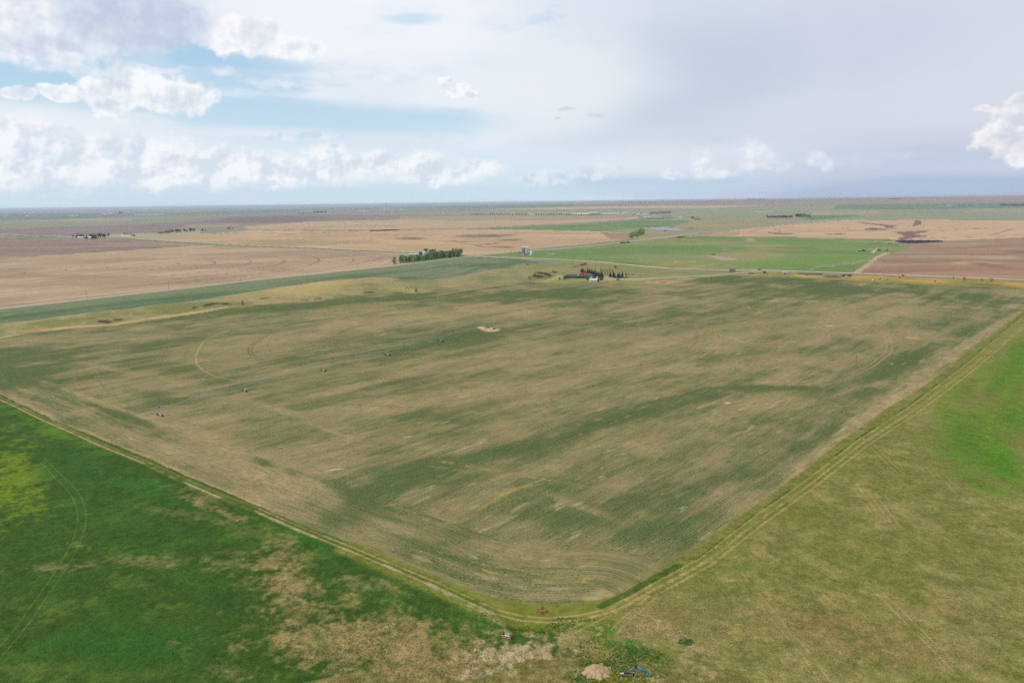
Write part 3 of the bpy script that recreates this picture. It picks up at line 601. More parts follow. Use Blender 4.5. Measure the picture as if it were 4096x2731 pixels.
def curve(pts, n=8):                # smooth a list of points
    out = []; q = [pts[0]] + list(pts) + [pts[-1]]
    for i in range(1, len(q) - 2):
        for j in range(n):
            t = j / n; out.append(tuple(0.5 * (2 * q[i][d] + (q[i + 1][d] - q[i - 1][d]) * t + (2 * q[i - 1][d] - 5 * q[i][d] + 4 * q[i + 1][d] - q[i + 2][d]) * t * t + (-q[i - 1][d] + 3 * q[i][d] - 3 * q[i + 1][d] + q[i + 2][d]) * t ** 3) for d in (0, 1)))
    out.append(tuple(pts[-1])); return out
track(curve([(525, 760), (500, 768), (472, 782), (457, 800), (450, 820), (454, 838), (470, 852), (495, 864), (530, 872), (552, 874)]), .55, S(200, 184, 136), .85)
track(curve([(640, 758), (612, 772), (590, 784), (577, 796), (574, 806), (580, 816), (592, 824), (625, 838)]), .8, DK, .8, 1.2)
track(curve([(460, 760), (410, 778), (380, 800), (368, 822), (368, 838), (378, 852), (400, 866)]), 1.0, DK, .55, 1.6)
track(curve([(860, 740), (815, 752), (775, 768), (762, 778), (766, 792), (790, 802), (830, 812)]), 1.1, DK, .7, 1.6)
track(curve([(2010, 752), (2034, 770), (2042, 788), (2040, 808), (2020, 826), (1990, 846), (1950, 860)]), 1.1, S(168, 142, 104), .8, 1.6)
track(curve([(1600, 820), (1640, 795), (1650, 775), (1645, 758)]), 1.2, S(168, 142, 104), .6, 1.6)
track(curve([(1760, 820), (1800, 805), (1850, 790), (1856, 770)]), 1.2, S(158, 138, 100), .4, 1.6)
track(curve([(1410, 790), (1460, 768), (1472, 752), (1462, 745)]), 1.0, S(160, 130, 92), .5, 1.0)
track([(1018, 822), (1080, 824), (1200, 820)], .9, S(110, 78, 58), .7)
track(curve([(840, 865), (950, 873), (1050, 875), (1180, 870), (1330, 858), (1450, 842), (1560, 822)]), .9, S(110, 78, 58), .8)
track(curve([(750, 925), (850, 932), (980, 936), (1120, 934), (1260, 926)]), .8, S(110, 82, 58), .7)
track(curve([(180, 890), (165, 870), (175, 850), (210, 835)]), .8, DK, .35, 1.2)

YW = S(176, 148, 70)
for pts, w_, k_ in (([(1105, 1308), (1180, 1328), (1260, 1336), (1340, 1330), (1392, 1308)], 1.3, .8), ([(1228, 1286), (1290, 1299), (1340, 1298), (1380, 1286)], .9, .7), ([(1200, 1300), (1260, 1310), (1310, 1308)], .8, .5), ([(990, 1215), (1040, 1202), (1075, 1188), (1130, 1150), (1190, 1122)], 1.2, .6), ([(980, 1070), (1060, 1080), (1150, 1108)], 1.4, .35), ([(1430, 1262), (1390, 1284), (1350, 1300)], 1.2, .6)):
    track(curve(pts), w_ * 1.25, YW, k_ * .85, brk=.85, s=.9)
B(1045, 1198, 22, -6, 0, 4, S(136, 138, 52), .7, .7, .3)
# ---- hay land details, overview units
GY = S(110, 112, 62); BR = S(140, 118, 78); YG = S(118, 140, 36); DG = S(38, 76, 34)
fL = nMid * 1.1 + nSml * 1.1 + nFin * .8
for b, c, k in (((20, 1080, 100, 20, -20, 140), (112, 132, 30), .8), ((0, 1180, 60, 20, -10, 60), (96, 122, 30), .6), ((120, 990, 130, 50, 0, 20), (96, 128, 34), .6), ((60, 960, 80, 34, 0, 14), (84, 124, 32), .6),
          ((200, 1080, 160, 60, -40, 60), (48, 92, 38), .6), ((420, 1160, 200, 90, -60, 40), (52, 96, 36), .5), ((320, 1110, 90, 20, 0, 30), (62, 104, 46), .5), ((740, 1240, 100, 30, -30, 26), (44, 104, 34), .75), ((640, 1230, 150, 20, 0, 26), (46, 100, 32), .5),
          ((480, 1150, 110, 40, 0, 26), (118, 116, 66), .6), ((560, 1215, 120, 24, 0, 20), (104, 112, 56), .55), ((430, 1290, 190, 10, 0, 26), (84, 106, 48), .6), ((150, 1290, 180, -20, 0, 22), (88, 108, 50), .6), ((300, 1330, 120, 20, 0, 30), (94, 116, 50), .5),
          ((380, 1390, 110, 10, 0, 16), (98, 118, 44), .5), ((110, 1420, 90, -30, 0, 16), (96, 112, 50), .5), ((170, 1250, 60, 10, 0, 12), (118, 132, 60), .55), ((540, 1270, 60, 6, 0, 12), (128, 120, 72), .5), ((20, 1380, 60, 0, 0, 40), (84, 102, 50), .5), ((60, 1540, 150, -10, 0, 20), (92, 112, 50), .55), ((360, 1540, 150, -10, 0, 20), (84, 104, 44), .45),
          ((560, 1390, 150, 40, -60, 60), (38, 76, 34), .6), ((300, 1480, 220, 30, -40, 60), (42, 88, 30), .7), ((500, 1500, 100, 20, 0, 60), (44, 84, 32), .5)):
    B(*b, S(*c), k, 1.0, .6, f=fL)
# dry patches toward the gate corner
for b, k in (((880, 1490, 300, 30, -60, 120), .85), ((660, 1340, 110, 20, -20, 50), .8), ((1060, 1530, 160, 0, 0, 70), .8), ((480, 1160, 90, 40, 0, 14), .6), ((500, 1290, 140, 10, 0, 14), .35), ((150, 1300, 200, -10, 0, 16), .45), ((330, 1290, 200, 10, 0, 20), .4), ((420, 1180, 120, 20, 0, 20), .35), ((700, 1450, 120, 20, -20, 60), .6)):
    B(*b, S(146, 130, 86), k, .9, .26, f=nMid * .9 + nSml * 1.6 + nFin * 1.4 + nBig, amp=.8)
fD = nMid * .9 + nSml * 1.6 + nFin * 1.4
for b, k in (((660, 1290, 90, 20, -16, 60), .7), ((620, 1420, 110, 40, -30, 80), .65), ((800, 1390, 130, 50, -20, 60), .55), ((940, 1440, 180, 50, -30, 70), .8), ((700, 1500, 220, 20, -20, 60), .7), ((880, 1340, 100, 40, 0, 16), .6), ((1000, 1520, 220, 20, 0, 60), .7), ((560, 1330, 60, 10, 0, 30), .45), ((790, 1270, 40, 16, 0, 8), .5), ((520, 1540, 100, 10, 0, 30), .5), ((460, 1160, 50, 20, 0, 10), .5), ((530, 1180, 60, 24, 0, 10), .5)):
    B(*b, S(146, 128, 84), k, 1.5, .42, f=fD, amp=.8)
for b, k in (((820, 1350, 110, 30, 0, 16), .6), ((720, 1420, 50, 30, 0, 30), .55), ((760, 1330, 60, 10, 0, 12), .5), ((880, 1400, 60, 20, 0, 14), .5), ((1050, 1410, 90, 30, 0, 8), .8), ((960, 1380, 60, 20, 0, 10), .6)):
    B(*b, S(64, 96, 42), k, 1.2, .45, f=fD)
for cx_, cy_ in ((150, 1100),):
    track(curve([(95, 1055), (135, 1095), (165, 1125), (182, 1155), (188, 1190), (180, 1230), (160, 1275), (128, 1325), (90, 1380), (40, 1450), (-20, 1520)]), .25, S(112, 132, 66), .55, 1.3)
for b, k in (((690, 1400, 120, 40, -40, 100), .75), ((620, 1290, 60, 20, -10, 36), .6), ((800, 1330, 60, 26, -10, 20), .55)): B(*b, S(142, 128, 82), k, 1.0, .34, f=fD, amp=.8)
for b, k in (((735, 1470, 40, 50, -10, 10), .6), ((690, 1410, 70, 10, 0, 14), .5), ((800, 1400, 80, 30, 0, 10), .4)): B(*b, S(70, 98, 46), k, 1.0, .4, f=fD)
# ---- pasture details
for b, c, k in (((2230, 1010, 120, -20, 40, 120), (70, 122, 30), .9), ((2300, 1060, 90, 40, 0, 80), (72, 126, 30), .9), ((2250, 1110, 100, 40, 0, 26), (86, 124, 34), .8), ((2330, 850, 60, -60, 40, 60), (88, 128, 30), .9), ((2190, 900, 60, -20, 20, 20), (110, 134, 40), .7), ((2180, 950, 40, 10, 10, 30), (84, 124, 36), .8),
          ((2290, 880, 40, -50, 20, 20), (70, 116, 28), .6), ((2330, 960, 60, 0, 10, 60), (66, 118, 28), .8), ((2350, 800, 40, -40, 30, 20), (74, 120, 30), .7), ((2280, 940, 90, -10, 0, 6), (124, 140, 36), .5),
          ((1600, 1280, 110, -10, 0, 30), (100, 110, 50), .6), ((1690, 1300, 90, 10, 0, 22), (98, 116, 46), .6), ((1620, 1370, 70, 30, -10, 40), (88, 112, 44), .5), ((1570, 1472, 24, 4, 0, 12), (60, 104, 34), .8), ((1660, 1240, 70, -50, 10, 8), (104, 112, 50), .5),
          ((1860, 1190, 160, 40, -20, 60), (112, 116, 52), .5), ((2000, 1300, 180, 60, 0, 30), (104, 116, 48), .4), ((2150, 1330, 180, 50, 0, 16), (92, 102, 50), .6), ((1950, 1360, 190, 50, 0, 10), (96, 100, 56), .5), ((2250, 1410, 100, 30, 0, 24), (92, 98, 52), .5),
          ((1900, 1440, 260, 60, -40, 80), (140, 118, 72), .55), ((2100, 1500, 260, 20, -20, 60), (136, 118, 74), .55), ((2050, 1190, 200, 80, -20, 30), (130, 122, 70), .4), ((1990, 1000, 60, 20, -10, 30), (134, 124, 70), .5), ((2180, 1400, 150, 20, 0, 20), (146, 124, 78), .5), ((1550, 1410, 90, 60, -10, 30), (122, 112, 62), .5)):
    B(*b, S(*c), k, 1.0, .35, f=fD * .6)
for b, c, k in (((2275, 850, 80, -75, 34, 34), (102, 130, 42), .95), ((2320, 960, 90, -20, 10, 90), (96, 128, 40), .8), ((2200, 890, 70, -40, 30, 40), (104, 126, 44), .6), ((2240, 960, 120, 10, 20, 60), (102, 128, 42), .8), ((2260, 1010, 110, 30, 30, 90), (98, 128, 40), .7), ((2330, 900, 50, -80, 60, 60), (92, 130, 34), .8), ((2180, 960, 40, -10, 10, 30), (98, 128, 44), .6), ((2300, 1080, 80, 40, 20, 50), (78, 124, 30), .7), ((2330, 790, 30, -30, 24, 20), (88, 126, 34), .7), ((2250, 960, 70, 20, 0, 14), (84, 126, 30), .6), ((2140, 1020, 60, 10, 10, 20), (108, 122, 52), .4)):
    B(*b, S(*c), k, 1.3, .3, f=fD * .6)
# weeds and churned ground at the corner
for b in ((1250, 1500, 160, 0, 0, 60), (1350, 1480, 70, 0, 0, 60), (1450, 1450, 70, 0, 0, 50), (1300, 1570, 200, 0, 0, 50), (1500, 1540, 120, 0, 0, 50)): B(*b, S(142, 128, 84), .85, 1.0, .5, f=fD, amp=.8)
for b, c, k in (((1380, 1448, 50, -14, 10, 20), (74, 116, 34), .85), ((1420, 1480, 60, 10, 10, 22), (78, 118, 38), .8), ((1290, 1445, 50, -10, 0, 7), (60, 100, 36), .8), ((1470, 1500, 80, 20, 0, 16), (62, 100, 34), .8), ((1420, 1530, 120, 10, 0, 16), (66, 96, 36), .6),
          ((1200, 1500, 120, -10, 0, 30), (176, 160, 124), .6), ((1130, 1540, 80, -20, 0, 20), (180, 164, 132), .5), ((1240, 1460, 90, 10, 0, 12), (168, 148, 112), .7), ((1300, 1480, 70, -30, 0, 14), (156, 134, 90), .7), ((1500, 1430, 60, 30, -10, 20), (150, 128, 86), .6), ((1600, 1520, 80, 20, 0, 30), (156, 138, 100), .5), ((1480, 1560, 60, 0, 0, 8), (170, 156, 110), .7), ((1590, 1480, 40, 30, 0, 12), (150, 136, 100), .5),
          ((1180, 1455, 40, 6, 0, 8), (92, 112, 44), .6), ((1400, 1555, 60, 10, 0, 10), (128, 126, 44), .6), ((1330, 1560, 50, 10, 0, 8), (64, 98, 36), .7)):
    B(*b, S(*c), k, .8, .7, f=fD, amp=.8)
# ---- tracks round the field
GV = S(132, 130, 58); TD = S(172, 154, 104)
LB = [(-20, 906), (30, 928), (90, 958), (150, 984), (234, 1022), (330, 1060), (420, 1101), (496, 1134), (590, 1170), (680, 1210), (800, 1258), (900, 1300), (1000, 1342), (1090, 1382), (1140, 1405), (1200, 1420), (1260, 1424), (1330, 1418), (1390, 1404), (1440, 1380), (1500, 1346)]
RB = [(1500, 1346), (1613, 1284), (1731, 1192), (1851, 1107), (1970, 1014), (2090, 936), (2210, 846), (2352, 727), (2430, 665)]
track(LB[:16], 3.6, S(112, 116, 54), .75); track(LB[10:], 7.5, S(122, 126, 54), .75); track(RB, 10.0, S(118, 122, 58), .75)
track([(x, y + 2) for x, y in LB[:15]], 2.0, S(60, 92, 34), .4)
track(LB[:9], .5, TD, .6, .9, brk=.5); track(LB[8:], .6, TD, .8, 1.0)
track([(x, y + 3) for x, y in LB[:6]], .9, S(180, 160, 112), .7)
track([(x + 4, y - 4) for x, y in LB[3:16]], 1.5, S(84, 104, 44), .6, brk=.9)
track([(x, y + 5) for x, y in LB[5:13]], 1.1, S(172, 162, 126), .6, brk=.9)
track([(960, 1330), (1060, 1378), (1120, 1408), (1160, 1436), (1200, 1452), (1260, 1456)], 1.7, S(168, 154, 118), .55, brk=.8)
track([(1180, 1398), (1250, 1404), (1330, 1398), (1400, 1386)], 3.0, S(116, 128, 44), .6)
track([(p[0] - 2, p[1] - 6) for p in RB[:-1]], .9, S(60, 88, 40), .9, brk=.8); track([(1380, 1392), (1440, 1364), (1500, 1330), (1560, 1298)], 2.2, S(66, 96, 38), .8)
track([(x + 4, y + 1) for x, y in RB], .7, S(168, 156, 90), .6, 1.3); track([(x + 12, y + 10) for x, y in RB], .7, S(172, 154, 100), .65, 1.2)
track([(x + 8, y + 5) for x, y in RB], 1.0, S(96, 112, 46), .5, brk=.8)
track(curve([(2010, 1010), (1995, 1000), (1990, 1010), (2010, 1030), (2050, 1070), (2075, 1090)]), .5, S(160, 142, 94), .5, 1.1)
for t in ([(1700, 1320), (1740, 1370), (1790, 1430), (1850, 1500), (1900, 1570)], [(1880, 1220), (1960, 1310), (2040, 1380), (2130, 1470), (2220, 1560)], [(2130, 1070), (2200, 1140), (2290, 1210), (2380, 1270)], [(2000, 1130), (2080, 1230), (2160, 1300)], [(1960, 1110), (2010, 1180)], [(1790, 1240), (1850, 1330), (1920, 1400)]):
    track(curve(t), .45, S(168, 150, 100), .48, 1.1, brk=.25)
track(curve([(1490, 1470), (1500, 1430), (1480, 1400), (1500, 1360)]), .6, S(156, 138, 88), .5, 1.1)
for t in ([(1310, 1450), (1360, 1425), (1420, 1395), (1500, 1350)], [(1410, 1450), (1440, 1420), (1500, 1370)]): track(curve(t), .5, S(170, 152, 98), .5, 1.0)
C[near] *= (1 + .5 * nFin[near] + .28 * nSml[near])[:, None]

# ---- build it
def grid_mesh(name):
    me = bpy.data.meshes.new(name)
    nv = na * nr; me.vertices.add(nv)
    co = np.empty((nv, 3), np.float32); co[:, 0] = X; co[:, 1] = Y; co[:, 2] = Z
    me.vertices.foreach_set('co', co.ravel())
    i = np.arange(nr - 1)[:, None] * na; j = np.arange(na)[None, :]; j2 = (j + 1) % na
    q = np.stack([i + j, i + j2, i + na + j2, i + na + j], -1).reshape(-1, 4)[:, ::-1]
    nf_ = len(q); me.loops.add(nf_ * 4); me.polygons.add(nf_)
    me.loops.foreach_set('vertex_index', q.astype(np.int32).ravel())
    me.polygons.foreach_set('loop_start', np.arange(nf_, dtype=np.int32) * 4)
    me.polygons.foreach_set('loop_total', np.full(nf_, 4, np.int32))
    me.update(calc_edges=True)
    me.polygons.foreach_set('use_smooth', np.ones(nf_, bool))
    at = me.attributes.new('soil', 'FLOAT_COLOR', 'POINT')
    cc = np.empty((nv, 4), np.float32); cc[:, :3] = np.clip(C, 0.01, 0.9); cc[:, 3] = AMP
    at.data.foreach_set('color', cc.ravel())
    at = me.attributes.new('rows', 'FLOAT_VECTOR', 'POINT'); rv = np.zeros((nv, 3), np.float32); rv[:, 0] = U; rv[:, 1] = V; rv[:, 2] = ROWS; at.data.foreach_set('vector', rv.ravel())
    at = me.attributes.new('cover', 'FLOAT', 'POINT'); at.data.foreach_set('value', COV.astype(np.float32))
    return me
gm = grid_mesh('ground'); ground = bpy.data.objects.new('ground', gm); COL.objects.link(ground)
tag(ground, 'wide flat prairie of crop fields, stubble and pasture', 'ground', kind='structure')

class NT:
    """small helper to wire a material"""
    def __init__(s, name):
        s.m = bpy.data.materials.new(name); s.m.use_nodes = True; s.t = s.m.node_tree; s.t.nodes.clear()
        s.o = s.n('ShaderNodeOutputMaterial'); s.b = s.n('ShaderNodeBsdfPrincipled'); s.l(s.b.outputs[0], s.o.inputs[0])
        s.b.inputs['Specular IOR Level'].default_value = .2
    def n(s, tp, **kw):
        n = s.t.nodes.new(tp)
        for k, v in kw.items(): setattr(n, k, v)
        return n
    def l(s, a, b): s.t.links.new(a, b)
    def put(s, k, v):
        if isinstance(v, bpy.types.NodeSocket): s.l(v, k)
        else: k.default_value = v
    def math(s, op, a, b=0.0, c=None):
        n = s.n('ShaderNodeMath', operation=op); s.put(n.inputs[0], a); s.put(n.inputs[1], b)
        if c is not None: s.put(n.inputs[2], c)
        return n.outputs[0]
    def noise(s, vec, scale, det=3, rough=.6):
        n = s.n('ShaderNodeTexNoise'); s.put(n.inputs['Vector'], vec); n.inputs['Scale'].default_value = scale
        n.inputs['Detail'].default_value = det; n.inputs['Roughness'].default_value = rough; return n.outputs['Fac']
    def ss(s, x, a, b):
        n = s.n('ShaderNodeMapRange', interpolation_type='SMOOTHSTEP'); s.put(n.inputs[0], x); n.inputs[1].default_value = a; n.inputs[2].default_value = b; return n.outputs[0]
g = NT('ground'); tcg = g.n('ShaderNodeTexCoord'); ob = tcg.outputs['Object']
at = g.n('ShaderNodeAttribute', attribute_name='soil'); ar = g.n('ShaderNodeAttribute', attribute_name='rows')
n1 = g.noise(ob, 0.9, 3, .65); n2 = g.noise(ob, 0.22, 4, .6)
sx = g.n('ShaderNodeSeparateXYZ'); g.l(ar.outputs['Vector'], sx.inputs[0])
cm = g.n('ShaderNodeCombineXYZ'); g.l(g.math('MULTIPLY', sx.outputs[0], .10), cm.inputs[0]); g.l(sx.outputs[1], cm.inputs[1]); cm2 = g.n('ShaderNodeCombineXYZ'); g.l(g.math('MULTIPLY', sx.outputs[0], .5), cm2.inputs[0]); g.l(sx.outputs[1], cm2.inputs[1])
n3 = g.noise(cm.outputs[0], 0.9, 3, .6); n4 = g.noise(cm2.outputs[0], 2.2, 2, .6)
wv = g.math('SINE', g.math('MULTIPLY', g.math('ADD', sx.outputs[1], g.math('MULTIPLY', n3, .8)), 5.6))     # drilled rows
n5 = g.noise(ob, 2.6, 2, .7)
f = g.math('ADD', g.math('MULTIPLY', g.math('SUBTRACT', n1, .5), 1.8), g.math('MULTIPLY', g.math('SUBTRACT', n2, .5), 1.2))
f = g.math('ADD', f, g.math('MULTIPLY', g.math('SUBTRACT', n5, .5), 3.6))
f = g.math('MULTIPLY', f, at.outputs['Alpha'])
rw_ = g.math('ADD', g.math('MULTIPLY', g.math('SUBTRACT', n3, .5), .9), g.math('ADD', g.math('MULTIPLY', g.math('SUBTRACT', n4, .5), 1.0), g.math('MULTIPLY', wv, .13)))
f = g.math('ADD', f, g.math('MULTIPLY', rw_, sx.outputs[2]))
f = g.math('ADD', f, 1.0)
ac = g.n('ShaderNodeAttribute', attribute_name='cover')
th_ = g.math('ADD', ac.outputs['Fac'], g.math('ADD', g.math('MULTIPLY', g.math('SUBTRACT', n4, .5), 2.6), g.math('ADD', g.math('MULTIPLY', g.math('SUBTRACT', n5, .5), 2.0), g.math('MULTIPLY', wv, .22))))
cf = g.math('MULTIPLY', g.ss(th_, 0.0, 1.0), g.ss(ac.outputs['Fac'], 0.0, .12))
cm_ = g.n('ShaderNodeMix', data_type='RGBA'); g.l(cf, cm_.inputs[0]); g.l(at.outputs['Color'], cm_.inputs[6]); cm_.inputs[7].default_value = (*[float(x) for x in CRPG], 1)
fv = g.n('ShaderNodeCombineXYZ')
for k_, s_ in enumerate((1.15, .92, 1.1)): g.l(g.math('ADD', g.math('MULTIPLY', f, s_), 1 - s_), fv.inputs[k_])
vm = g.n('ShaderNodeVectorMath', operation='MULTIPLY'); g.l(cm_.outputs[2], vm.inputs[0]); g.l(fv.outputs[0], vm.inputs[1])
g.l(vm.outputs[0], g.b.inputs['Base Color']); g.b.inputs['Roughness'].default_value = .95; g.b.inputs['Specular IOR Level'].default_value = .05
bn = g.n('ShaderNodeBump'); bn.inputs['Strength'].default_value = .6; bn.inputs['Distance'].default_value = .25; g.l(g.math('ADD', n1, n5), bn.inputs['Height']); g.l(bn.outputs[0], g.b.inputs['Normal'])
gm.materials.append(g.m)

# ------------------------------------------------------------------ air
hz = NT('haze'); hz.t.nodes.remove(hz.b)
pv = hz.n('ShaderNodeVolumePrincipled'); hz.l(pv.outputs[0], hz.o.inputs['Volume'])
pv.inputs['Color'].default_value = (.84, .90, 1.0, 1); pv.inputs['Density'].default_value = 4.3e-5; pv.inputs['Anisotropy'].default_value = 0.2
hm = bpy.data.meshes.new('haze'); b_ = bmesh.new(); bmesh.ops.create_cube(b_, size=1.0)
hzo = float(min(Z.min(), -1)) - 1.0
for v in b_.verts: v.co = (v.co.x * 186000, v.co.y * 186000, hzo if v.co.z < 0 else CAMH + 14)
b_.to_mesh(hm); b_.free(); haze = bpy.data.objects.new('haze', hm); COL.objects.link(haze); hm.materials.append(hz.m)
tag(haze, 'thin pale blue haze over the plain', 'haze', kind='stuff')

# ------------------------------------------------------------------ materials for things
def mat(name, rgb, rough=.6, metal=0.0, vary=.18, scale=2.0, bump=0.0, spec=.3, streak=None):
    g = NT(name); tcn = g.n('ShaderNodeTexCoord'); v = tcn.outputs['Object']
    if streak: mp = g.n('ShaderNodeMapping'); g.l(v, mp.inputs[0]); mp.inputs['Scale'].default_value = streak; v = mp.outputs[0]
    f = g.noise(v, scale, 4, .6)
    c = S(*rgb); mx = g.n('ShaderNodeMix', data_type='RGBA'); g.l(g.ss(f, .3, .7), mx.inputs[0])
    mx.inputs[6].default_value = (*[float(x) * (1 - vary) for x in c], 1); mx.inputs[7].default_value = (*[float(x) * (1 + vary) for x in c], 1)
    g.l(mx.outputs[2], g.b.inputs['Base Color']); g.b.inputs['Roughness'].default_value = rough; g.b.inputs['Metallic'].default_value = metal
    g.b.inputs['Specular IOR Level'].default_value = spec
    if bump:
        bn = g.n('ShaderNodeBump'); g.l(f, bn.inputs['Height']); bn.inputs['Strength'].default_value = bump; g.l(bn.outputs[0], g.b.inputs['Normal'])
    return g.m
MT = dict(
    galv=mat('galvanised steel', (176, 190, 192), .45, .3, .12), pale=mat('pale steel', (205, 210, 212), .5, .1, .08, 1), tyre=mat('tyre rubber', (52, 46, 44), .9),
    blue=mat('blue paint', (56, 150, 205), .35, 0, .1), teal=mat('weathered blue', (92, 140, 158), .5), dkblue=mat('deep blue panel', (44, 96, 150), .4), black=mat('black steel', (42, 44, 48), .5, .2), grey=mat('grey pipe', (128, 136, 140), .4, .3),
    red=mat('red paint', (176, 58, 44), .6), rust=mat('rusty red steel', (138, 76, 60), .8), orange=mat('faded orange timber', (186, 92, 62), .8), cream=mat('bleached timber', (206, 190, 160), .8), wood=mat('grey pole timber', (96, 86, 76), .9, 0, .25, 6, streak=(1, 1, .1)),
    white=mat('white painted sheet', (228, 228, 230), .5, 0, .05, 1), roofw=mat('white sheet roof', (238, 238, 240), .4, .0, .05, 1), bluegrey=mat('blue grey corrugated steel', (138, 142, 168), .5, .1, .15, 1.2, streak=(6, 6, .3)),
    slate=mat('dark blue roof', (74, 78, 100), .6, 0, .12, 1.5), dwall=mat('dark blue siding', (62, 72, 86), .7), glass=mat('window glass', (50, 62, 72), .12, 0, .1, spec=.6), frame=mat('white window frame', (226, 228, 230), .6),
    conc=mat('concrete', (190, 184, 172), .9), greywood=mat('weathered grey boards', (128, 118, 122), .9, 0, .25, 3, streak=(4, 4, .3)), lav=mat('pale grey sheet wall', (172, 172, 190), .6), solar=mat('dark solar glass', (34, 36, 62), .6, 0, .2, .3, spec=.1),
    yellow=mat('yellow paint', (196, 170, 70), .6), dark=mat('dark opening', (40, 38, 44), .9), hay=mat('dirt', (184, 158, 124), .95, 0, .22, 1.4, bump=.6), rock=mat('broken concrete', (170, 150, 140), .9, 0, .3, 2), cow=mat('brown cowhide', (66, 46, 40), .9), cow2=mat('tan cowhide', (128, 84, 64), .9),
    elev=mat('pale elevator wall', (226, 226, 222), .6, 0, .06, .1), bark=mat('bark', (92, 82, 70), .95), barkp=mat('bare twigs', (150, 128, 122), .95), plas=mat('white plastic', (235, 238, 240), .4))
def leafmat(name, rgb, v=.3):
    g = NT(name); oi = g.n('ShaderNodeObjectInfo'); geo = g.n('ShaderNodeNewGeometry')
    c = S(*rgb) * 1.75; mx = g.n('ShaderNodeMix', data_type='RGBA')
    r = g.math('ADD', g.math('MULTIPLY', geo.outputs['Random Per Island'], .7), g.math('MULTIPLY', oi.outputs['Random'], .3)); g.l(r, mx.inputs[0])
    mx.inputs[6].default_value = (*[float(x) * (1 - v) for x in c], 1); mx.inputs[7].default_value = (float(c[0]) * (1 + v * 1.3), float(c[1]) * (1 + v), float(c[2]) * (1 + v * .6), 1)
    g.l(mx.outputs[2], g.b.inputs['Base Color']); g.b.inputs['Roughness'].default_value = .8; g.b.inputs['Specular IOR Level'].default_value = .1
    return g.m
LM = dict(spruce=leafmat('spruce needles', (44, 60, 50)), green=leafmat('green leaves', (92, 120, 72)), dark=leafmat('dark green leaves', (66, 92, 66)), bright=leafmat('spring green leaves', (96, 138, 70)), pale=leafmat('pale yellow green leaves', (158, 166, 96)),
          bare=leafmat('budding twigs', (132, 126, 112)), olive=leafmat('olive leaves', (116, 124, 84)), crimson=leafmat('crimson leaves', (170, 50, 70)), weed=leafmat('weed leaves', (60, 102, 40), .45), yweed=leafmat('yellow flowering weed', (150, 150, 40), .4), purple=leafmat('dusky leafless crown', (104, 88, 104)))

class MB:
    """collects simple solids and links them as one mesh"""
    def __init__(s): s.v = []; s.f = []
    def add(s, vs, fs):
        o = len(s.v); s.v += [tuple(v) for v in vs]; s.f += [tuple(i + o for i in f) for f in fs]; return s
    def box(s, x, y, z, sx, sy, sz, rz=0.0):      # z is the bottom
        c, n = math.cos(rz), math.sin(rz); vs = []
        for k in (0, 1):
            for (a, b) in ((-1, -1), (1, -1), (1, 1), (-1, 1)):
                p, q = a * sx / 2, b * sy / 2; vs.append((x + p * c - q * n, y + p * n + q * c, z + k * sz))
        return s.add(vs, [(3, 2, 1, 0), (4, 5, 6, 7), (0, 1, 5, 4), (1, 2, 6, 5), (2, 3, 7, 6), (3, 0, 4, 7)])
    def lathe(s, x, y, prof, seg=12):             # prof: radius, height pairs bottom to top
        vs = []
        for r, z in prof:
            for i in range(seg):
                a = 2 * math.pi * i / seg; vs.append((x + r * math.cos(a), y + r * math.sin(a), z))
        fs = [(k * seg + i, k * seg + (i + 1) % seg, (k + 1) * seg + (i + 1) % seg, (k + 1) * seg + i) for k in range(len(prof) - 1) for i in range(seg)]
        fs.append(tuple(range(seg))[::-1]); fs.append(tuple((len(prof) - 1) * seg + i for i in range(seg)))
        return s.add(vs, fs)
    def tube(s, p, q, r, r2=None, seg=6):
        p = Vector(p); q = Vector(q); r2 = r if r2 is None else r2; d = (q - p)
        if d.length < 1e-6: return s
        d.normalize(); a = d.orthogonal().normalized(); b = d.cross(a); vs = []
        for c, rr in ((p, r), (q, r2)):
            for i in range(seg):
                t = 2 * math.pi * i / seg; vs.append(c + (a * math.cos(t) + b * math.sin(t)) * rr)
        return s.add(vs, [(i, (i + 1) % seg, seg + (i + 1) % seg, seg + i) for i in range(seg)] + [tuple(range(seg))[::-1], tuple(range(seg, 2 * seg))])
    def path(s, pts, r, seg=6):
        for a, b in zip(pts[:-1], pts[1:]): s.tube(a, b, r, seg=seg)
        return s
    def gable(s, x, y, z, sx, sy, h, over=.4, rz=0.0, hip=0.0):   # ridge along x
        c, n = math.cos(rz), math.sin(rz); a, b = sx / 2 + over, sy / 2 + over; hp = min(hip, a * .95)
        loc = [(-a, -b, 0), (a, -b, 0), (a, b, 0), (-a, b, 0), (-a + hp, 0, h), (a - hp, 0, h), (-a, -b, -.15), (a, -b, -.15), (a, b, -.15), (-a, b, -.15)]
        vs = [(x + p * c - q * n, y + p * n + q * c, z + w) for p, q, w in loc]
        return s.add(vs, [(0, 1, 5, 4), (2, 3, 4, 5), (1, 2, 5), (3, 0, 4), (6, 7, 1, 0), (7, 8, 2, 1), (8, 9, 3, 2), (9, 6, 0, 3), (9, 8, 7, 6)])
    def mesh(s, name, m):
        me = bpy.data.meshes.new(name); me.from_pydata(s.v, [], s.f); me.update(); me.materials.append(m); return me
    def build(s, name, m, parent=None, loc=(0, 0, 0), rz=0.0, smooth=False):
        me = s.mesh(name, m)
        if smooth: me.polygons.foreach_set('use_smooth', [True] * len(me.polygons))
        o = bpy.data.objects.new(name, me); COL.objects.link(o); o.location = loc; o.rotation_euler = (0, 0, rz)
        if parent: o.parent = parent
        return o
def empty(name, loc, rz=0.0, label=None, cat=None, group=None):
    o = bpy.data.objects.new(name, None); COL.objects.link(o); o.location = loc; o.rotation_euler = (0, 0, rz); o.empty_display_size = .5
    return tag(o, label, cat, group)
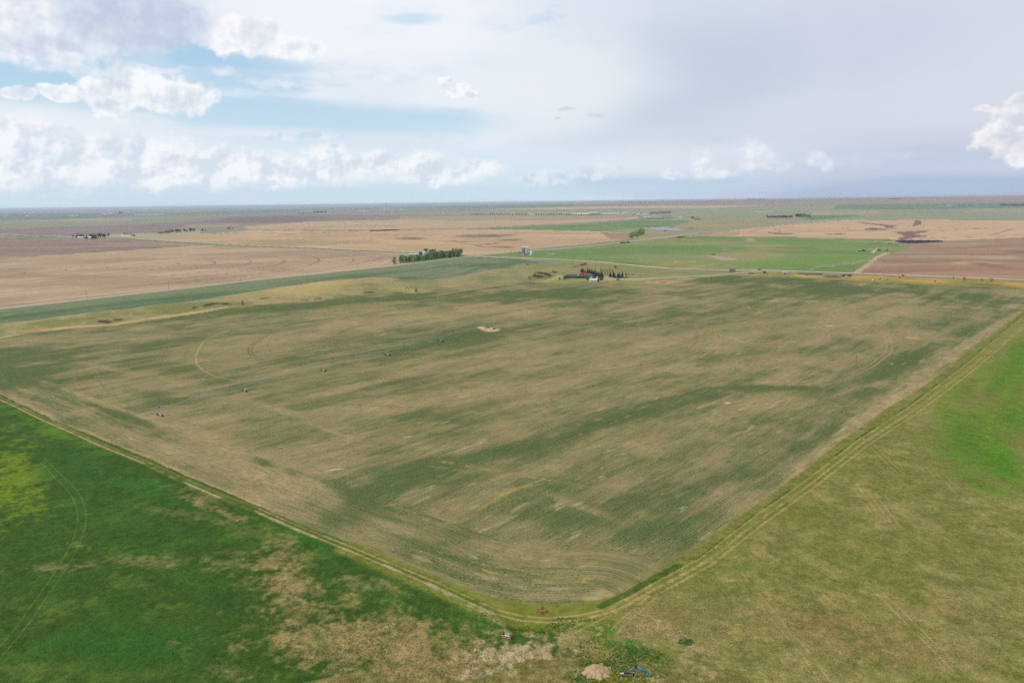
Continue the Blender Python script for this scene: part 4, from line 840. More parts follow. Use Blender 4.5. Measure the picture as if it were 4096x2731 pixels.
def copy_tree(o, parent=None):
    c = o.copy(); COL.objects.link(c)
    if parent: c.parent = parent
    for ch in list(o.children): copy_tree(ch, c)
    return c
def mpp(px, py): return (P(px, py) - Vector((0, 0, CAMH))).length / FPX
ORD = 'first second third fourth fifth sixth seventh eighth ninth tenth eleventh twelfth thirteenth fourteenth fifteenth sixteenth seventeenth eighteenth nineteenth twentieth twenty-first twenty-second twenty-third twenty-fourth twenty-fifth twenty-sixth twenty-seventh twenty-eighth twenty-ninth thirtieth'.split()
def rank(obs, phrase, cat, group, order=None):
    """say which one of a row each is, counted from the nearer end"""
    obs = sorted(obs, key=order or (lambda o: math.atan2(o.location.x, o.location.y))); n = len(obs)
    for i, o in enumerate(obs):
        if n == 1: l = phrase
        elif i < (n + 1) // 2: l = (ORD[i] if i else 'leftmost') + ' ' + phrase + (' from the left' if i else '')
        else: l = (ORD[n - 1 - i] if n - 1 - i else 'rightmost') + ' ' + phrase + (' from the right' if n - 1 - i else '')
        tag(o, l, cat, group if n > 1 else None)

# ------------------------------------------------------------------ roads and water
def ribbon(name, pts, wid, m, label, lift=.35, edge=.0):
    ps = [P(*p) for p in pts]; q = []
    for a, b in zip(ps[:-1], ps[1:]):
        n = max(1, int((b - a).length / 25))
        for i in range(n): q.append(a.lerp(b, i / n))
    q.append(ps[-1]); vs = []; fs = []
    for i, p in enumerate(q):
        t = (q[min(i + 1, len(q) - 1)] - q[max(i - 1, 0)]); t.z = 0; t.normalize(); nn = Vector((-t.y, t.x, 0)); w = wid / 2 * random.uniform(.92, 1.08)
        for k, dz in ((-1.25, -lift - .3), (-1, 0), (1, 0), (1.25, -lift - .3)):
            e = p + nn * w * k; vs.append((e.x, e.y, zat(e.x, e.y) + lift + dz))
    for i in range(len(q) - 1):
        for k in range(3): a = i * 4 + k; fs.append((a, a + 4, a + 5, a + 1))
    me = bpy.data.meshes.new(name); me.from_pydata(vs, [], fs); me.update(); me.materials.append(m)
    o = bpy.data.objects.new(name, me); COL.objects.link(o); return tag(o, label, 'road', kind='structure')
gravel = mat('gravel', (186, 182, 156), .95, 0, .12, .12)
gravel2 = mat('driveway gravel', (176, 160, 138), .95, 0, .12, .15)
ribbon('gravel_road', [(-300, 1300), (0, 1235), (349, 1197), (676, 1158), (900, 1134), (1215, 1100), (1563, 1064), (1900, 1024)], 6.5, gravel, 'gravel road running along the strip of crop to the crossroads')
ribbon('gravel_road', [(-400, 925), (0, 937), (300, 950), (480, 951), (900, 978), (1290, 993), (1690, 1012), (1890, 1023)], 6, gravel, 'far gravel road between green verges, left of the crossroads', .5)
ribbon('gravel_road', [(1900, 1024), (2074, 1005), (2230, 996), (2400, 980), (2497, 969), (2677, 948), (2799, 930), (2918, 921), (3006, 913), (3139, 897), (3271, 880), (3380, 872), (3448, 863), (3486, 861)], 7, gravel, 'gravel road going away to the right past the stubble', .5)
ribbon('gravel_road', [(1900, 1025), (2074, 1031), (2230, 1037), (2421, 1050), (2574, 1065), (2670, 1073), (2900, 1080), (3040, 1081), (3400, 1092), (3607, 1101), (4096, 1120), (4600, 1140)], 6.5, gravel, 'gravel road behind the ranch house running to the right edge')
ribbon('driveway', [(3062, 1083), (2921, 1095), (2800, 1104), (2727, 1107), (2640, 1112), (2560, 1116), (2470, 1118), (2420, 1113), (2390, 1110)], 8, gravel2, 'pale gravel driveway from the road to the ranch yard', .2)
ribbon('road', [(3270, 880), (3150, 880), (3330, 876)][0:1] + [(3380, 876), (3500, 880), (3600, 879)], 5, gravel, 'faint track edging the right hand stubble', .5)
wm = mat('pond water', (120, 130, 142), .3, 0, .05, .02, spec=.35)
pts = [P(*p) for p in ((2587, 914), (2612, 912), (2651, 912), (2681, 908), (2708, 907), (2674, 911.5), (2685, 915), (2727, 918), (2744, 921.5), (2716, 922.5), (2666, 921), (2628, 920))]
zz = min(p.z for p in pts) + 0.2; zz = max(p.z for p in pts) + .1
me = bpy.data.meshes.new('pond'); me.from_pydata([(p.x, p.y, zz) for p in pts], [], [tuple(range(len(pts)))]); me.update(); me.materials.append(wm)
o = bpy.data.objects.new('pond', me); COL.objects.link(o); tag(o, 'shallow grey pond in the hollow pasture', 'pond', kind='structure')

# ------------------------------------------------------------------ trees
def leaf_cloud(mb, pts, s0, s1, rnd, flat_=1.0):
    for (x, y, z) in pts:
        s = rnd.uniform(s0, s1); n = Vector((rnd.gauss(0, 1), rnd.gauss(0, 1), rnd.gauss(.3, .8))).normalized(); a = n.orthogonal().normalized(); a.rotate(Matrix.Rotation(rnd.uniform(0, 6.28), 3, n)); b = n.cross(a); c = Vector((x, y, z))
        mb.add([c + a * s, c + b * s * .7, c - a * s * .8, c - b * s * .8], [(0, 1, 2, 3)])
TREES = {}
def proto_mesh(kind, var):
    k = (kind, var)
    if k in TREES: return TREES[k]
    r = random.Random(hash(kind) % 1 + var * 7 + len(kind)); cr = MB(); tr = MB()
    # unit tree: height 1
    if kind == 'spruce':
        tr.tube((0, 0, 0), (0, 0, .96), .022, .004)
        for i in range(15):
            t = i / 14; z = .07 + .88 * t; R_ = .235 * (1 - t) ** .8 + .012; n = int(11 - 6 * t)
            for j in range(n):
                a = 6.283 * (j + r.random() * .7) / n + i; L = R_ * r.uniform(.7, 1.15); d = Vector((math.cos(a), math.sin(a), 0)); side = Vector((-d.y, d.x, 0)) * (.07 * (1 - t) + .02)
                tip = d * L + Vector((0, 0, z - .05 - .05 * (1 - t))); base = Vector((0, 0, z + .035))
                cr.add([base, tip - side * .6, tip, tip + side * .6, d * L * .5 + side + Vector((0, 0, z)), d * L * .5 - side + Vector((0, 0, z))], [(0, 5, 1, 2), (0, 2, 3, 4)])
    else:
        thin = kind == 'poplar'; bush = kind == 'bush'; nl = 5 if thin else 9; H0 = .02 if bush else (.12 if thin else .22)
        W = .16 if thin else (.62 if bush else .38)
        if not bush: tr.tube((0, 0, 0), (0, 0, .5), .03, .018)
        for i in range(nl * 2 if bush else nl + 4):
            a = r.uniform(0, 6.283); z0 = 0 if bush else r.uniform(.1, .5); L = r.uniform(.45, .9) * W; z1 = min(.95, z0 + r.uniform(.25, .5))
            tr.tube((0, 0, z0), (math.cos(a) * L, math.sin(a) * L, z1), .014, .004, seg=4)
        cl = []
        for i in range(nl):
            a = r.uniform(0, 6.283); zc = r.uniform(H0 + .14, .84); q = math.sin(math.pi * min(1, (zc - H0 * .3) / (1.02 - H0 * .3))) ** .6; R_ = r.uniform(.25, .75) * W * q
            cl.append((math.cos(a) * R_, math.sin(a) * R_, zc, r.uniform(.5, .8) * W * .62))
        cl.append((0, 0, .8, .4 * W)); pts = []
        per = 58 if kind == 'bush' else 46
        for (cx, cy, cz, rr) in cl:
            for _ in range(per):
                d = Vector((r.gauss(0, 1), r.gauss(0, 1), r.gauss(0, 1))).normalized() * rr * r.uniform(.45, 1.1); pts.append((cx + d.x, cy + d.y, max(.02, min(1.0, cz + d.z * (1.3 if thin else .95)))))
        s_ = .03 if kind == 'baretree' else .055
        leaf_cloud(cr, pts, s_ * .6, s_ * 1.25, r)
    TREES[k] = (cr, tr); return TREES[k]
TM = {}
def tree(px, py, hpx, kind, leaf, name, var=None, wide=1.0, bark='bark', top=False):
    p = P(px, py); h = hpx * mpp(px, py)
    var = random.randrange(4) if var is None else var
    key = (kind, var, leaf, bark)
    if key not in TM:
        cr, tr = proto_mesh(kind, var); TM[key] = (cr.mesh('crown', LM[leaf]), tr.mesh('trunk', MT[bark]))
    e = empty(name, (p.x, p.y, p.z - .05), random.uniform(0, 6.28)); w = h * wide * random.uniform(.9, 1.1); e.scale = (w, w, h)
    for nm, me in zip(('crown', 'trunk'), TM[key]):
        o = bpy.data.objects.new(nm, me); COL.objects.link(o); o.parent = e
    return e
U_ = random.uniform
# ranch spruces
rank([tree(x, y, h, 'spruce', 'spruce', 'spruce_tree', wide=1.05) for x, y, h in ((2325, 1089, 19), (2330, 1089, 20), (2335, 1090, 19), (2341, 1092, 15), (2351, 1092, 22), (2356, 1093, 20), (2360, 1094, 21), (2366, 1096, 22), (2371, 1098, 22), (2376, 1103, 26), (2381, 1106, 30), (2387, 1109, 27), (2392, 1110, 24), (2397, 1111, 25), (2404, 1112, 31), (2410, 1112, 24))],
     'dark spruce in the curved row behind the ranch house', 'tree', 'spruces behind the ranch house')
rank([tree(x, y, h, 'spruce', 'spruce', 'spruce_tree', wide=1.35) for x, y, h in ((2441, 1108, 21), (2454, 1108, 24), (2459, 1111, 20), (2471, 1112, 23), (2477, 1112, 24), (2489, 1110, 27), (2503, 1110, 22))],
     'dark spruce in the clump right of the yard', 'tree', 'spruces right of the ranch yard')
tag(tree(2499, 1113, 14, 'bush', 'pale', 'round_bush', wide=1.3), 'round pale green bush at the right end of the spruce clump', 'bush')
rank([tree(x, 1098 + (i % 3) * 2, U_(26, 36), 'poplar', 'pale', 'poplar_tree', wide=.9) for i, x in enumerate((2402, 2409, 2416, 2423, 2430, 2437, 2444, 2451))], 'pale yellow green poplar behind the ranch spruces', 'tree', 'poplars behind the ranch spruces')
rank([tree(x, y, h, 'bush', 'crimson', 'red_shrub', wide=w) for x, y, h, w in ((2327, 1097, 9, 1.4), (2334, 1096, 9, 1.4), (2345, 1097, 11, .8))], 'crimson shrub behind the ranch house roof', 'shrub', 'crimson shrubs behind the ranch house')
rank([tree(x, y, h, 'bush', 'dark', 'shrub', wide=w) for x, y, h, w in ((2239, 1119, 11, .8), (2257, 1120, 13, .7), (2350, 1120, 17, .8))], 'dark upright shrub on the lawn before the ranch house', 'shrub', 'shrubs on the ranch lawn')
rank([tree(2512 + i * 8, 1100 + i * .25, U_(4, 6), 'bush', 'olive', 'hedge_shrub', wide=.9) for i in range(12)], 'small shrub in the thin hedge right of the spruces', 'shrub', 'hedge shrubs right of the spruces')
# farm windbreak near the crossroads
fr = [tree(1578, 1057, 32, 'bush', 'olive', 'willow_tree', wide=.72)]
tag(fr[0], 'pale willow standing apart at the left end of the windbreak', 'tree')
rank([tree(1602 + i * 11.2, 1053 - i * 1.35, (29 if i < 7 else 25) * U_(.85, 1.12), 'bush', ('green', 'green', 'dark', 'dark', 'green')[i % 5] if i < 5 else ('dark', 'dark', 'green')[i % 3], 'windbreak_tree', wide=.72) for i in range(22)],
     'leafy tree in the roadside row of the farm windbreak', 'tree', 'roadside trees of the farm windbreak')
rank([tree(1714 + i * 9.4, 1033 - i * .9, U_(24, 31), 'tree', 'bare', 'bare_tree', bark='barkp', wide=.85) for i in range(15)], 'greyish budding tree in the middle of the farm windbreak', 'tree', 'budding trees of the farm windbreak')
rank([tree(x, y, h, 'tree', l, 'tree') for x, y, h, l in ((1702, 1016, 24, 'bright'), (1708, 1014, 22, 'bright'), (1722, 1014, 18, 'dark'), (1731, 1013, 18, 'dark'), (1812, 1017, 26, 'olive'), (1826, 1018, 28, 'pale'), (1838, 1019, 27, 'pale'))], 'tall leafy tree at the back of the farm windbreak', 'tree', 'back trees of the farm windbreak')
rank([tree(x, y, h, 'spruce', 'spruce', 'spruce_tree') for x, y, h in ((1741, 1016, 24), (1763, 1017, 17), (1800, 1031, 24), (1831, 1028, 22))], 'spruce rising out of the farm windbreak', 'tree', 'spruces in the farm windbreak')
# trees by the pond
rank([tree(x, y, h, 'bush', l, 'tree', wide=.85) for x, y, h, l in ((2524, 952, 20, 'green'), (2530, 950, 22, 'bright'), (2537, 947, 20, 'bright'), (2545, 945, 18, 'bright'), (2554, 943, 26, 'bright'), (2563, 940, 27, 'bright'), (2571, 938, 22, 'green'), (2548, 950, 12, 'olive'))], 'bright green tree in the clump below the pond', 'tree', 'trees below the pond')
# left farms
rank([tree(x, y, h, 'spruce', 'spruce', 'spruce_tree', wide=1.3) for x, y, h in ((312, 951, 16), (321, 951, 14), (327, 951, 16), (334, 952, 15), (347, 955, 15), (371, 955, 19), (377, 955, 18), (383, 955, 20))], 'spruce round the domed sheds of the far left farm', 'tree', 'spruces at the far left farm')
rank([tree(x, y, h, 'tree', l, 'tree', wide=1.2) for x, y, h, l in ((293, 950, 9, 'olive'), (303, 951, 9, 'olive'), (364, 952, 14, 'dark'), (395, 953, 17, 'green'), (403, 953, 20, 'dark'), (412, 953, 18, 'green'), (419, 953, 15, 'dark'), (434, 949, 14, 'olive'))], 'leafy tree at the far left farm', 'tree', 'leafy trees at the far left farm')
rank([tree(x, 942 + (x - 498) * .05, h, 'spruce', 'spruce', 'spruce_tree', wide=.8) for x, h in ((498, 13), (504, 11), (511, 11), (517, 11), (523, 10), (526, 10))], 'slim spruce behind the long white shed at left', 'tree', 'spruces behind the long white shed')
tag(tree(535, 945, 7, 'bush', 'purple', 'shrub', wide=1.5), 'dusky shrub beside the long white shed at left', 'shrub')
rank([tree(x, y, h, 'tree', l, 'tree', wide=1.15) for x, y, h, l in ((636, 938, 9, 'purple'), (645, 938, 9, 'purple'), (653, 937, 9, 'purple'), (664, 937, 14, 'green'), (671, 937, 14, 'green'), (679, 936, 14, 'green'), (688, 934, 15, 'dark'), (707, 934, 17, 'green'), (714, 933, 17, 'green'), (722, 932, 14, 'green'), (740, 931, 15, 'green'), (749, 931, 11, 'olive'), (763, 930, 17, 'green'), (778, 929, 15, 'dark'), (812, 927, 12, 'dark'), (822, 926, 8, 'olive'))], 'tree in the broken row above the left stubble', 'tree', 'row of trees above the left stubble')
rank([tree(x, y, h, 'tree', 'bare', 'bare_tree', bark='barkp') for x, y, h in ((913, 921, 13), (921, 921, 12), (931, 919, 8))], 'bare tree left of the long stubble field', 'tree', 'bare trees left of the stubble')
# coulee shrubs
rank([tree(x, y, h, 'bush', 'bare', 'bare_shrub', bark='barkp', wide=.8) for x, y, h in ((972, 1219, 17), (1666, 1168, 19))], 'leafless grey shrub at the foot of the coulee', 'shrub', 'leafless shrubs in the coulee')
rank([tree(x, y, h, 'bush', l, 'bush', wide=1.3) for x, y, h, l in ((2106, 1060, 5, 'dark'), (2113, 1060, 5, 'dark'), (2118, 1112, 9, 'olive'), (2140, 1100, 10, 'olive'), (2155, 1103, 8, 'olive'), (2212, 1091, 10, 'olive'), (2224, 1092, 9, 'olive'), (2341, 1056, 6, 'dark'), (2300, 1068, 6, 'olive'), (2325, 1062, 5, 'dark'))], 'bush in the hollow left of the ranch house', 'bush', 'bushes in the coulee head')
rank([tree(x, y, h, 'bush', l, 'bush', wide=1.2) for x, y, h, l in ((3610, 1106, 8, 'bare'), (3598, 1112, 6, 'olive'), (3813, 1115, 7, 'bare'), (3856, 1119, 11, 'bare'), (3928, 1123, 8, 'bare'), (3966, 1124, 10, 'bare'), (3520, 1118, 6, 'olive'), (3548, 1120, 5, 'olive'), (3740, 1128, 6, 'olive'))], 'scrubby bush on the golden bank below the road', 'bush', 'bushes on the golden bank')
rank([tree(x, y, h, 'bush', 'dark', 'bush', wide=1.1) for x, y, h in ((3436, 1006, 5), (3442, 1006, 5), (3449, 1005, 7), (3455, 1005, 7), (3461, 1006, 7), (3511, 973, 3), (3518, 973, 3), (3553, 975, 4), (3563, 975, 4))], 'dark bush in the watered green field', 'bush', 'bushes in the watered green field')
# feedlot shelter
rank([tree(3068 + i * 5.2, 876, U_(12, 15), 'tree', 'purple', 'bare_tree', bark='barkp', wide=.7) for i in range(20)], 'dusky tree in the feedlot shelter row', 'tree', 'dusky trees of the feedlot shelter')
rank([tree(3186 + i * 7.5, 873 + i * .6, U_(17, 21), 'tree', 'dark' if i < 3 else 'olive', 'tree', wide=.9) for i in range(8)], 'green tree at the right end of the feedlot shelter', 'tree', 'green trees of the feedlot shelter')
# colony hedges and far rows
rank([tree(1888 + i * 9, 861 + (i > 3) * .8, U_(6, 9), 'tree', ('dark', 'olive')[i % 2], 'tree', wide=1.3) for i in range(26)], 'small tree in the long row left of the colony', 'tree', 'row of trees left of the colony')
rank([tree(2145 + i * 10, 862, U_(6, 9), 'tree', ('olive', 'dark')[i % 2], 'tree', wide=1.4) for i in range(26)], 'small tree in the hedge before the colony barns', 'tree', 'hedge before the colony barns')
rank([tree(2600 + i * 8, 859 - i * .35, U_(9, 13), 'tree', ('olive', 'green')[i % 2], 'tree', wide=1.2) for i in range(11)], 'tree in the grove right of the colony houses', 'tree', 'grove right of the colony')
rank([tree(2650 + i * 8, 869, U_(7, 9), 'poplar', 'olive', 'tree', wide=1.2) for i in range(5)], 'slim tree behind the long grey cattle barn', 'tree', 'slim trees behind the grey barn')
rank([tree(x, y, h, 'tree', l, 'tree', wide=1.5) for x, y, h, l in ((2768, 876, 10, 'purple'), (2775, 876, 8, 'purple'), (2790, 872, 5, 'purple'), (3180, 841, 5, 'dark'), (2913, 861, 3, 'purple'), (3252, 866, 4, 'purple'))], 'lone dark tree on the far right pasture', 'tree', 'scattered trees on the far right pasture')
rank([tree(x, 800, U_(4, 6), 'tree', 'purple', 'tree', wide=1.8) for x in (2992, 3001, 3010, 3019, 3030, 3042, 3054)], 'tree of the clump on the right skyline', 'tree', 'skyline trees right of centre')
rank([tree(x, 812, U_(4, 6), 'tree', 'dark', 'tree', wide=2.0) for x in (2490, 2502, 2514, 2526, 2538, 2550, 2562, 2580, 2600, 2620)], 'tree of the farm clump on the skyline above the colony', 'tree', 'skyline trees above the colony')
rank([tree(4004 + i * 7.5, 825, U_(5, 8), 'tree', 'purple', 'tree', wide=1.8) for i in range(13)], 'dark tree in the far row at the right edge', 'tree', 'far tree row at the right edge')
rank([tree(3556 + i * 7, 799, U_(3, 5), 'tree', 'purple', 'tree', wide=2.0) for i in range(8)], 'tree in the low dark row on the right horizon', 'tree', 'low tree row on the right horizon')
rank([tree(3836 + i * 7, 824, U_(2.5, 4), 'tree', 'purple', 'tree', wide=2.2) for i in range(9)], 'low tree beside the white far farm at right', 'tree', 'low trees beside the far right farm')
rank([tree(x, y, h, 'tree', 'dark', 'tree', wide=2.0) for x, y, h in ((480, 856, 8), (487, 856, 8), (338, 862, 4), (347, 861, 4), (92, 865, 4), (104, 864, 4), (66, 866, 3), (1270, 853, 9), (1280, 853, 9), (1291, 853, 9), (1302, 852, 8), (1258, 853, 8))], 'hazy dark tree on the far left plain', 'tree', 'hazy trees on the far left plain')

# ------------------------------------------------------------------ power poles
pole_p = MB().tube((0, 0, 0), (0, 0, 1), .014, .010).mesh('pole', MT['wood']); arm_p = MB().box(0, 0, .93, .17, .012, .012).mesh('crossarm', MT['wood'])
def pole(px, py, h=11.0, rz=0.8):
    p = P(px, py); e = empty('utility_pole', (p.x, p.y, p.z - .1), rz); e.scale = (h, h, h)
    for nm, me in (('pole', pole_p), ('crossarm', arm_p)): o = bpy.data.objects.new(nm, me); COL.objects.link(o); o.parent = e
    return e
rank([pole(*q) for q in ((349, 1197), (676, 1158), (963, 1128), (1212, 1100), (1431, 1076), (1802, 1035), (1901, 1025))], 'wooden power pole along the left gravel road', 'pole', 'power poles along the left road')
rank([pole(*q, 10.5) for q in ((2041, 1010), (2169, 998), (2287, 987), (2395, 979), (2493, 968), (2584, 959), (2677, 947), (2807, 928), (2858, 924), (2927, 919), (2990, 913), (3055, 907), (3112, 900), (3167, 893), (3218, 886))], 'wooden power pole on the road going away right', 'pole', 'power poles on the road going away')
rank([pole(*q, 11.5) for q in ((2254, 1037), (2290, 1062), (2383, 1069), (2603, 1069), (2827, 1080), (2991, 1080))], 'wooden power pole beside the road behind the ranch', 'pole', 'power poles behind the ranch')
rank([pole(x, y, 11) for x, y in ((1187, 919), (1303, 919), (1413, 918), (1477, 918), (1573, 917), (1624, 918), (1658, 917), (1804, 914), (1840, 914), (2032, 911), (2072, 909))], 'far power pole between the two stubble fields', 'pole', 'far power poles between the stubble fields')

# ------------------------------------------------------------------ centre pivots
def drive_tower(parent, a, nrm, H, wb, k=1.0, white=False):
    """legs, drive beam and two wheels under the pipe at point a; nrm is the travel direction"""
    mb = MB(); z = a.z
    for s in (-1, 1):
        foot = a + nrm * s * wb / 2 + Vector((0, 0, .75))
        for o in (-.35, .35): mb.tube(foot + Vector((0, 0, 0)), a + Vector((0, 0, H)) + nrm.cross(Vector((0, 0, 1))) * o, .055 * k)
    mb.tube(a + nrm * -.55 * wb / 2 + Vector((0, 0, H * .55)), a + nrm * .55 * wb / 2 + Vector((0, 0, H * .55)), .035 * k)
    t = mb.build('drive_tower', MT['pale' if white else 'galv'], parent)
    MB().tube(a - nrm * wb / 2 + Vector((0, 0, .72)), a + nrm * wb / 2 + Vector((0, 0, .72)), .15 * k).build('drive_beam', MT['pale'], t)
    ax = nrm.cross(Vector((0, 0, 1)))
    for s in (-1, 1):
        c = a + nrm * s * wb / 2 + Vector((0, 0, .62)); w = MB()
        w.tube(c - ax * .2, c + ax * .2, .62, seg=14); w.tube(c - ax * .24, c + ax * .24, .22, seg=8)
        w.build('wheel', MT['pale' if white else 'tyre'], t)
    MB().box(a.x, a.y, a.z + H + .1, .45, .35, .45).build('tower_box', MT['galv'], t)
    return t
def pivot(center, towers, label, H=3.7, wb=4.2, end=0.0, detail=True, k=1.0, cat='irrigation pivot', white=False, head=True, drops=0, base=True):
    c = P(*center); root = empty('center_pivot', c, 0, label, cat); T = [P(*t) for t in towers]
    loc = lambda v: Vector(v) - c
    pts = [loc(c)] + [loc(t) for t in T]; pipe = 'pale' if white else 'galv'
    if head:
        m = MB(); s = 2.2
        for dx, dy in ((-1, -1), (1, -1), (1, 1), (-1, 1)): m.tube((dx * s / 2, dy * s / 2, 0), (dx * .25, dy * .25, H + .3), .07 * k)
        for q in (.25, .45, .62, .78):
            w = s / 2 * (1 - q) + .25 * q; hh = (H + .3) * q
            for (a, b) in (((-w, -w), (w, -w)), ((w, -w), (w, w)), ((w, w), (-w, w)), ((-w, w), (-w, -w))): m.tube((*a, hh), (*b, hh), .04 * k)
        pt = m.build('pivot_tower', MT['pale'], root); MB().tube((0, 0, 0), (0, 0, H + .9), .13 * k).build('riser_pipe', MT['pale'], pt)
        if base: MB().box(0, 0, -.1, 2.9, 2.9, .25).build('concrete_pad', MT['conc'], root)
        MB().box(1.55, -.5, 1.0, .7, .5, 1.0).build('control_panel', MT['dkblue'], root)
    for i in range(len(pts) - 1):
        a, b = pts[i] + Vector((0, 0, H)), pts[i + 1] + Vector((0, 0, H)); d = b - a; L = d.length; u = d.normalized(); n = Vector((-u.y, u.x, 0)).normalized(); ns = 12
        arch = [a.lerp(b, j / ns) + Vector((0, 0, 1.1 * math.sin(math.pi * j / ns))) for j in range(ns + 1)]
        sp_ = MB().path(arch, .10 * k).build('span_pipe', MT[pipe], root)
        if detail:
            low = []; m = MB()
            for j in range(1, ns, 1):
                if j % 2: continue
                q = arch[j] + Vector((0, 0, -1.15)); l, r = q + n * .75, q - n * .75; low.append((l, r))
                m.tube(arch[j], l, .035 * k, seg=4); m.tube(arch[j], r, .035 * k, seg=4); m.tube(l, r, .03 * k, seg=4)
                for jj in (j - 1, j + 1): m.tube(arch[jj], l, .03 * k, seg=4); m.tube(arch[jj], r, .03 * k, seg=4)
            for s in (0, 1):
                ch = [arch[0] + Vector((0, 0, -.3))] + [q[s] for q in low] + [arch[-1] + Vector((0, 0, -.3))]; m.path(ch, .028 * k, 4)
            m.build('truss', MT[pipe], sp_)
        for j in range(drops):
            q = arch[min(ns, int((j + .5) / drops * ns))]; dm = MB().tube(q, q + Vector((0, 0, -1.5)), .04, seg=4)
            dm.lathe(q.x, q.y, [(.5, q.z - 2.1), (.9, q.z - 1.9), (.12, q.z - 1.5)], 8); dm.build('sprinkler', MT['plas'], root)
        drive_tower(root, pts[i + 1], n, H, wb, k, white)
    if end:
        a = pts[-1] + Vector((0, 0, H)); u = (pts[-1] - pts[-2]).normalized(); u.z = 0; b = a + u * end + Vector((0, 0, -.2))
        oh = MB().tube(a, b, .10 * k).build('overhang_pipe', MT['pale'], root); MB().tube(b, b + u * 1.6 + Vector((0, 0, .25)), .12, .05).build('end_gun', MT['galv'], oh)
        MB().tube(a + Vector((0, 0, 1.5)), b.lerp(a, .3), .03, seg=4).tube(a, a + Vector((0, 0, 1.6)), .05).build('stay_cable', MT['galv'], oh)
        MB().box(a.x, a.y, a.z + .75, .95, .7, .85, .5).build('control_box', MT['teal'], root)
    return root
main = pivot(PV, TW, 'long galvanised centre pivot irrigator standing across the main field', end=11.0)
# pump gear on the bare pad beside the pivot point
p = P(1975, 1317); e = empty('pump_set', p, 0, 'low dark pump and pipes on the bare pad by the pivot point', 'pump')
MB().tube((-3.2, 0, .5), (-.8, 0, .5), .22).build('pipe', MT['pale'], e); MB().box(.2, 0, 0, 1.6, .9, .9).lathe(1.0, .3, [(.4, 0), (.4, 1.1)], 10).build('pump', MT['black'], e); MB().tube((1.2, 0, .35), (6.4, -.6, .3), .16).build('drive_shaft', MT['grey'], e)
p = P(1953, 1312); e = tag(MB().lathe(0, 0, [(.05, 0), (.5, .2), (.62, .9), (.5, 1.5), (.05, 1.7)], 14).build('blue_tank', MT['dkblue'], None, p, 0, True), 'round blue tank behind the pivot point', 'tank')
p2 = pivot((3493, 1047), [(3411, 1059), (3332, 1069), (3246, 1080)], 'white irrigation pivot with hanging sprinklers in the bright green field', H=4.2, k=1.7, white=True, drops=8)
p3_ = pivot((2980, 1004), [(2880, 1009), (2760, 1011), (2640, 1013), (2512, 1014), (2380, 1016), (2254, 1014)], 'faint irrigation pivot spraying across the green quarter', H=4.0, detail=False, k=.9, head=False)
p4_ = pivot((425, 1070), [(265, 1082), (100, 1093)], 'small distant irrigation pivot on the left stubble', H=3.8, k=.9, detail=False)
p5_ = pivot((2000, 944), [(1848, 948), (1677, 953), (1584, 957), (1493, 961), (1397, 965), (1303, 969), (1204, 973), (1161, 979)], 'very faint irrigation pivot across the far tan stubble', H=4.2, k=.7, detail=False, head=False)
def spray(px, py, h, w, label, n=420, lean=0.0):
    p = P(px, py); m = MB(); r = random.Random(px)
    for _ in range(n):
        t = r.random() ** .7; z = h * t; s = r.uniform(.05, .13); rr = w * (.10 + .5 * (1 - t) ** 1.5); x = r.gauss(0, rr) + lean * t; y = r.gauss(0, rr * .4)
        m.add([(x - s, y, z), (x, y - s, z + s), (x + s, y, z), (x, y + s, z - s)], [(0, 1, 2, 3)])
    return tag(m.build('water_spray', MT['plas'], None, p), label, 'spray', kind='stuff')
spray(2239, 1013, 9.5, 3.0, 'tall white plume of water at the left end of the spraying pivot'); spray(2247, 1014, 3.5, 6, 'low fan of spray under the left pivot tower', 300); spray(2499, 1014, 5, 5, 'white burst of spray left of the middle pivot tower', 340); spray(2600, 1014, 2.4, 26, 'thin mist trailing right along the spraying pivot', 260)

# ------------------------------------------------------------------ buildings
def building(name, px, py, wpx, d, hw, hr, rz, wall, roof, label, cat='building', hip=0, over=.3, win=0, door=0, group=None, dk='dark', wide_m=None):
    p = P(px, py); w = wide_m or wpx * mpp(px, py); e = empty(name, p, rz, label, cat, group)
    wl = MB().box(0, 0, -.3, w, d, hw + .3)
    wl.add([(-w / 2, -d / 2, hw), (-w / 2, d / 2, hw), (-w / 2, 0, hw + hr * .93), (w / 2, -d / 2, hw), (w / 2, d / 2, hw), (w / 2, 0, hw + hr * .93)], [(0, 2, 1), (3, 4, 5)] if not hip else [])
    wl.build('wall', MT[wall], e); MB().gable(0, 0, hw + .18, w, d, hr, over, 0, hip).build('roof', MT[roof], e)
    for i in range(win):
        x = -w / 2 + (i + .5) / win * w; f = MB().box(x, -d / 2 - .04, hw * .38, 1.5, .12, 1.2).build('window', MT['frame'], e); MB().box(x, -d / 2 - .11, hw * .38 + .15, 1.1, .06, .9).build('pane', MT['glass'], f)
    for i in range(door):
        x = -w / 2 + (i + .7) / (door + .4) * w; MB().box(x, -d / 2 - .05, 0, min(4.5, w * .22), .14, hw * .8).build('door', MT[dk], e)
    return e
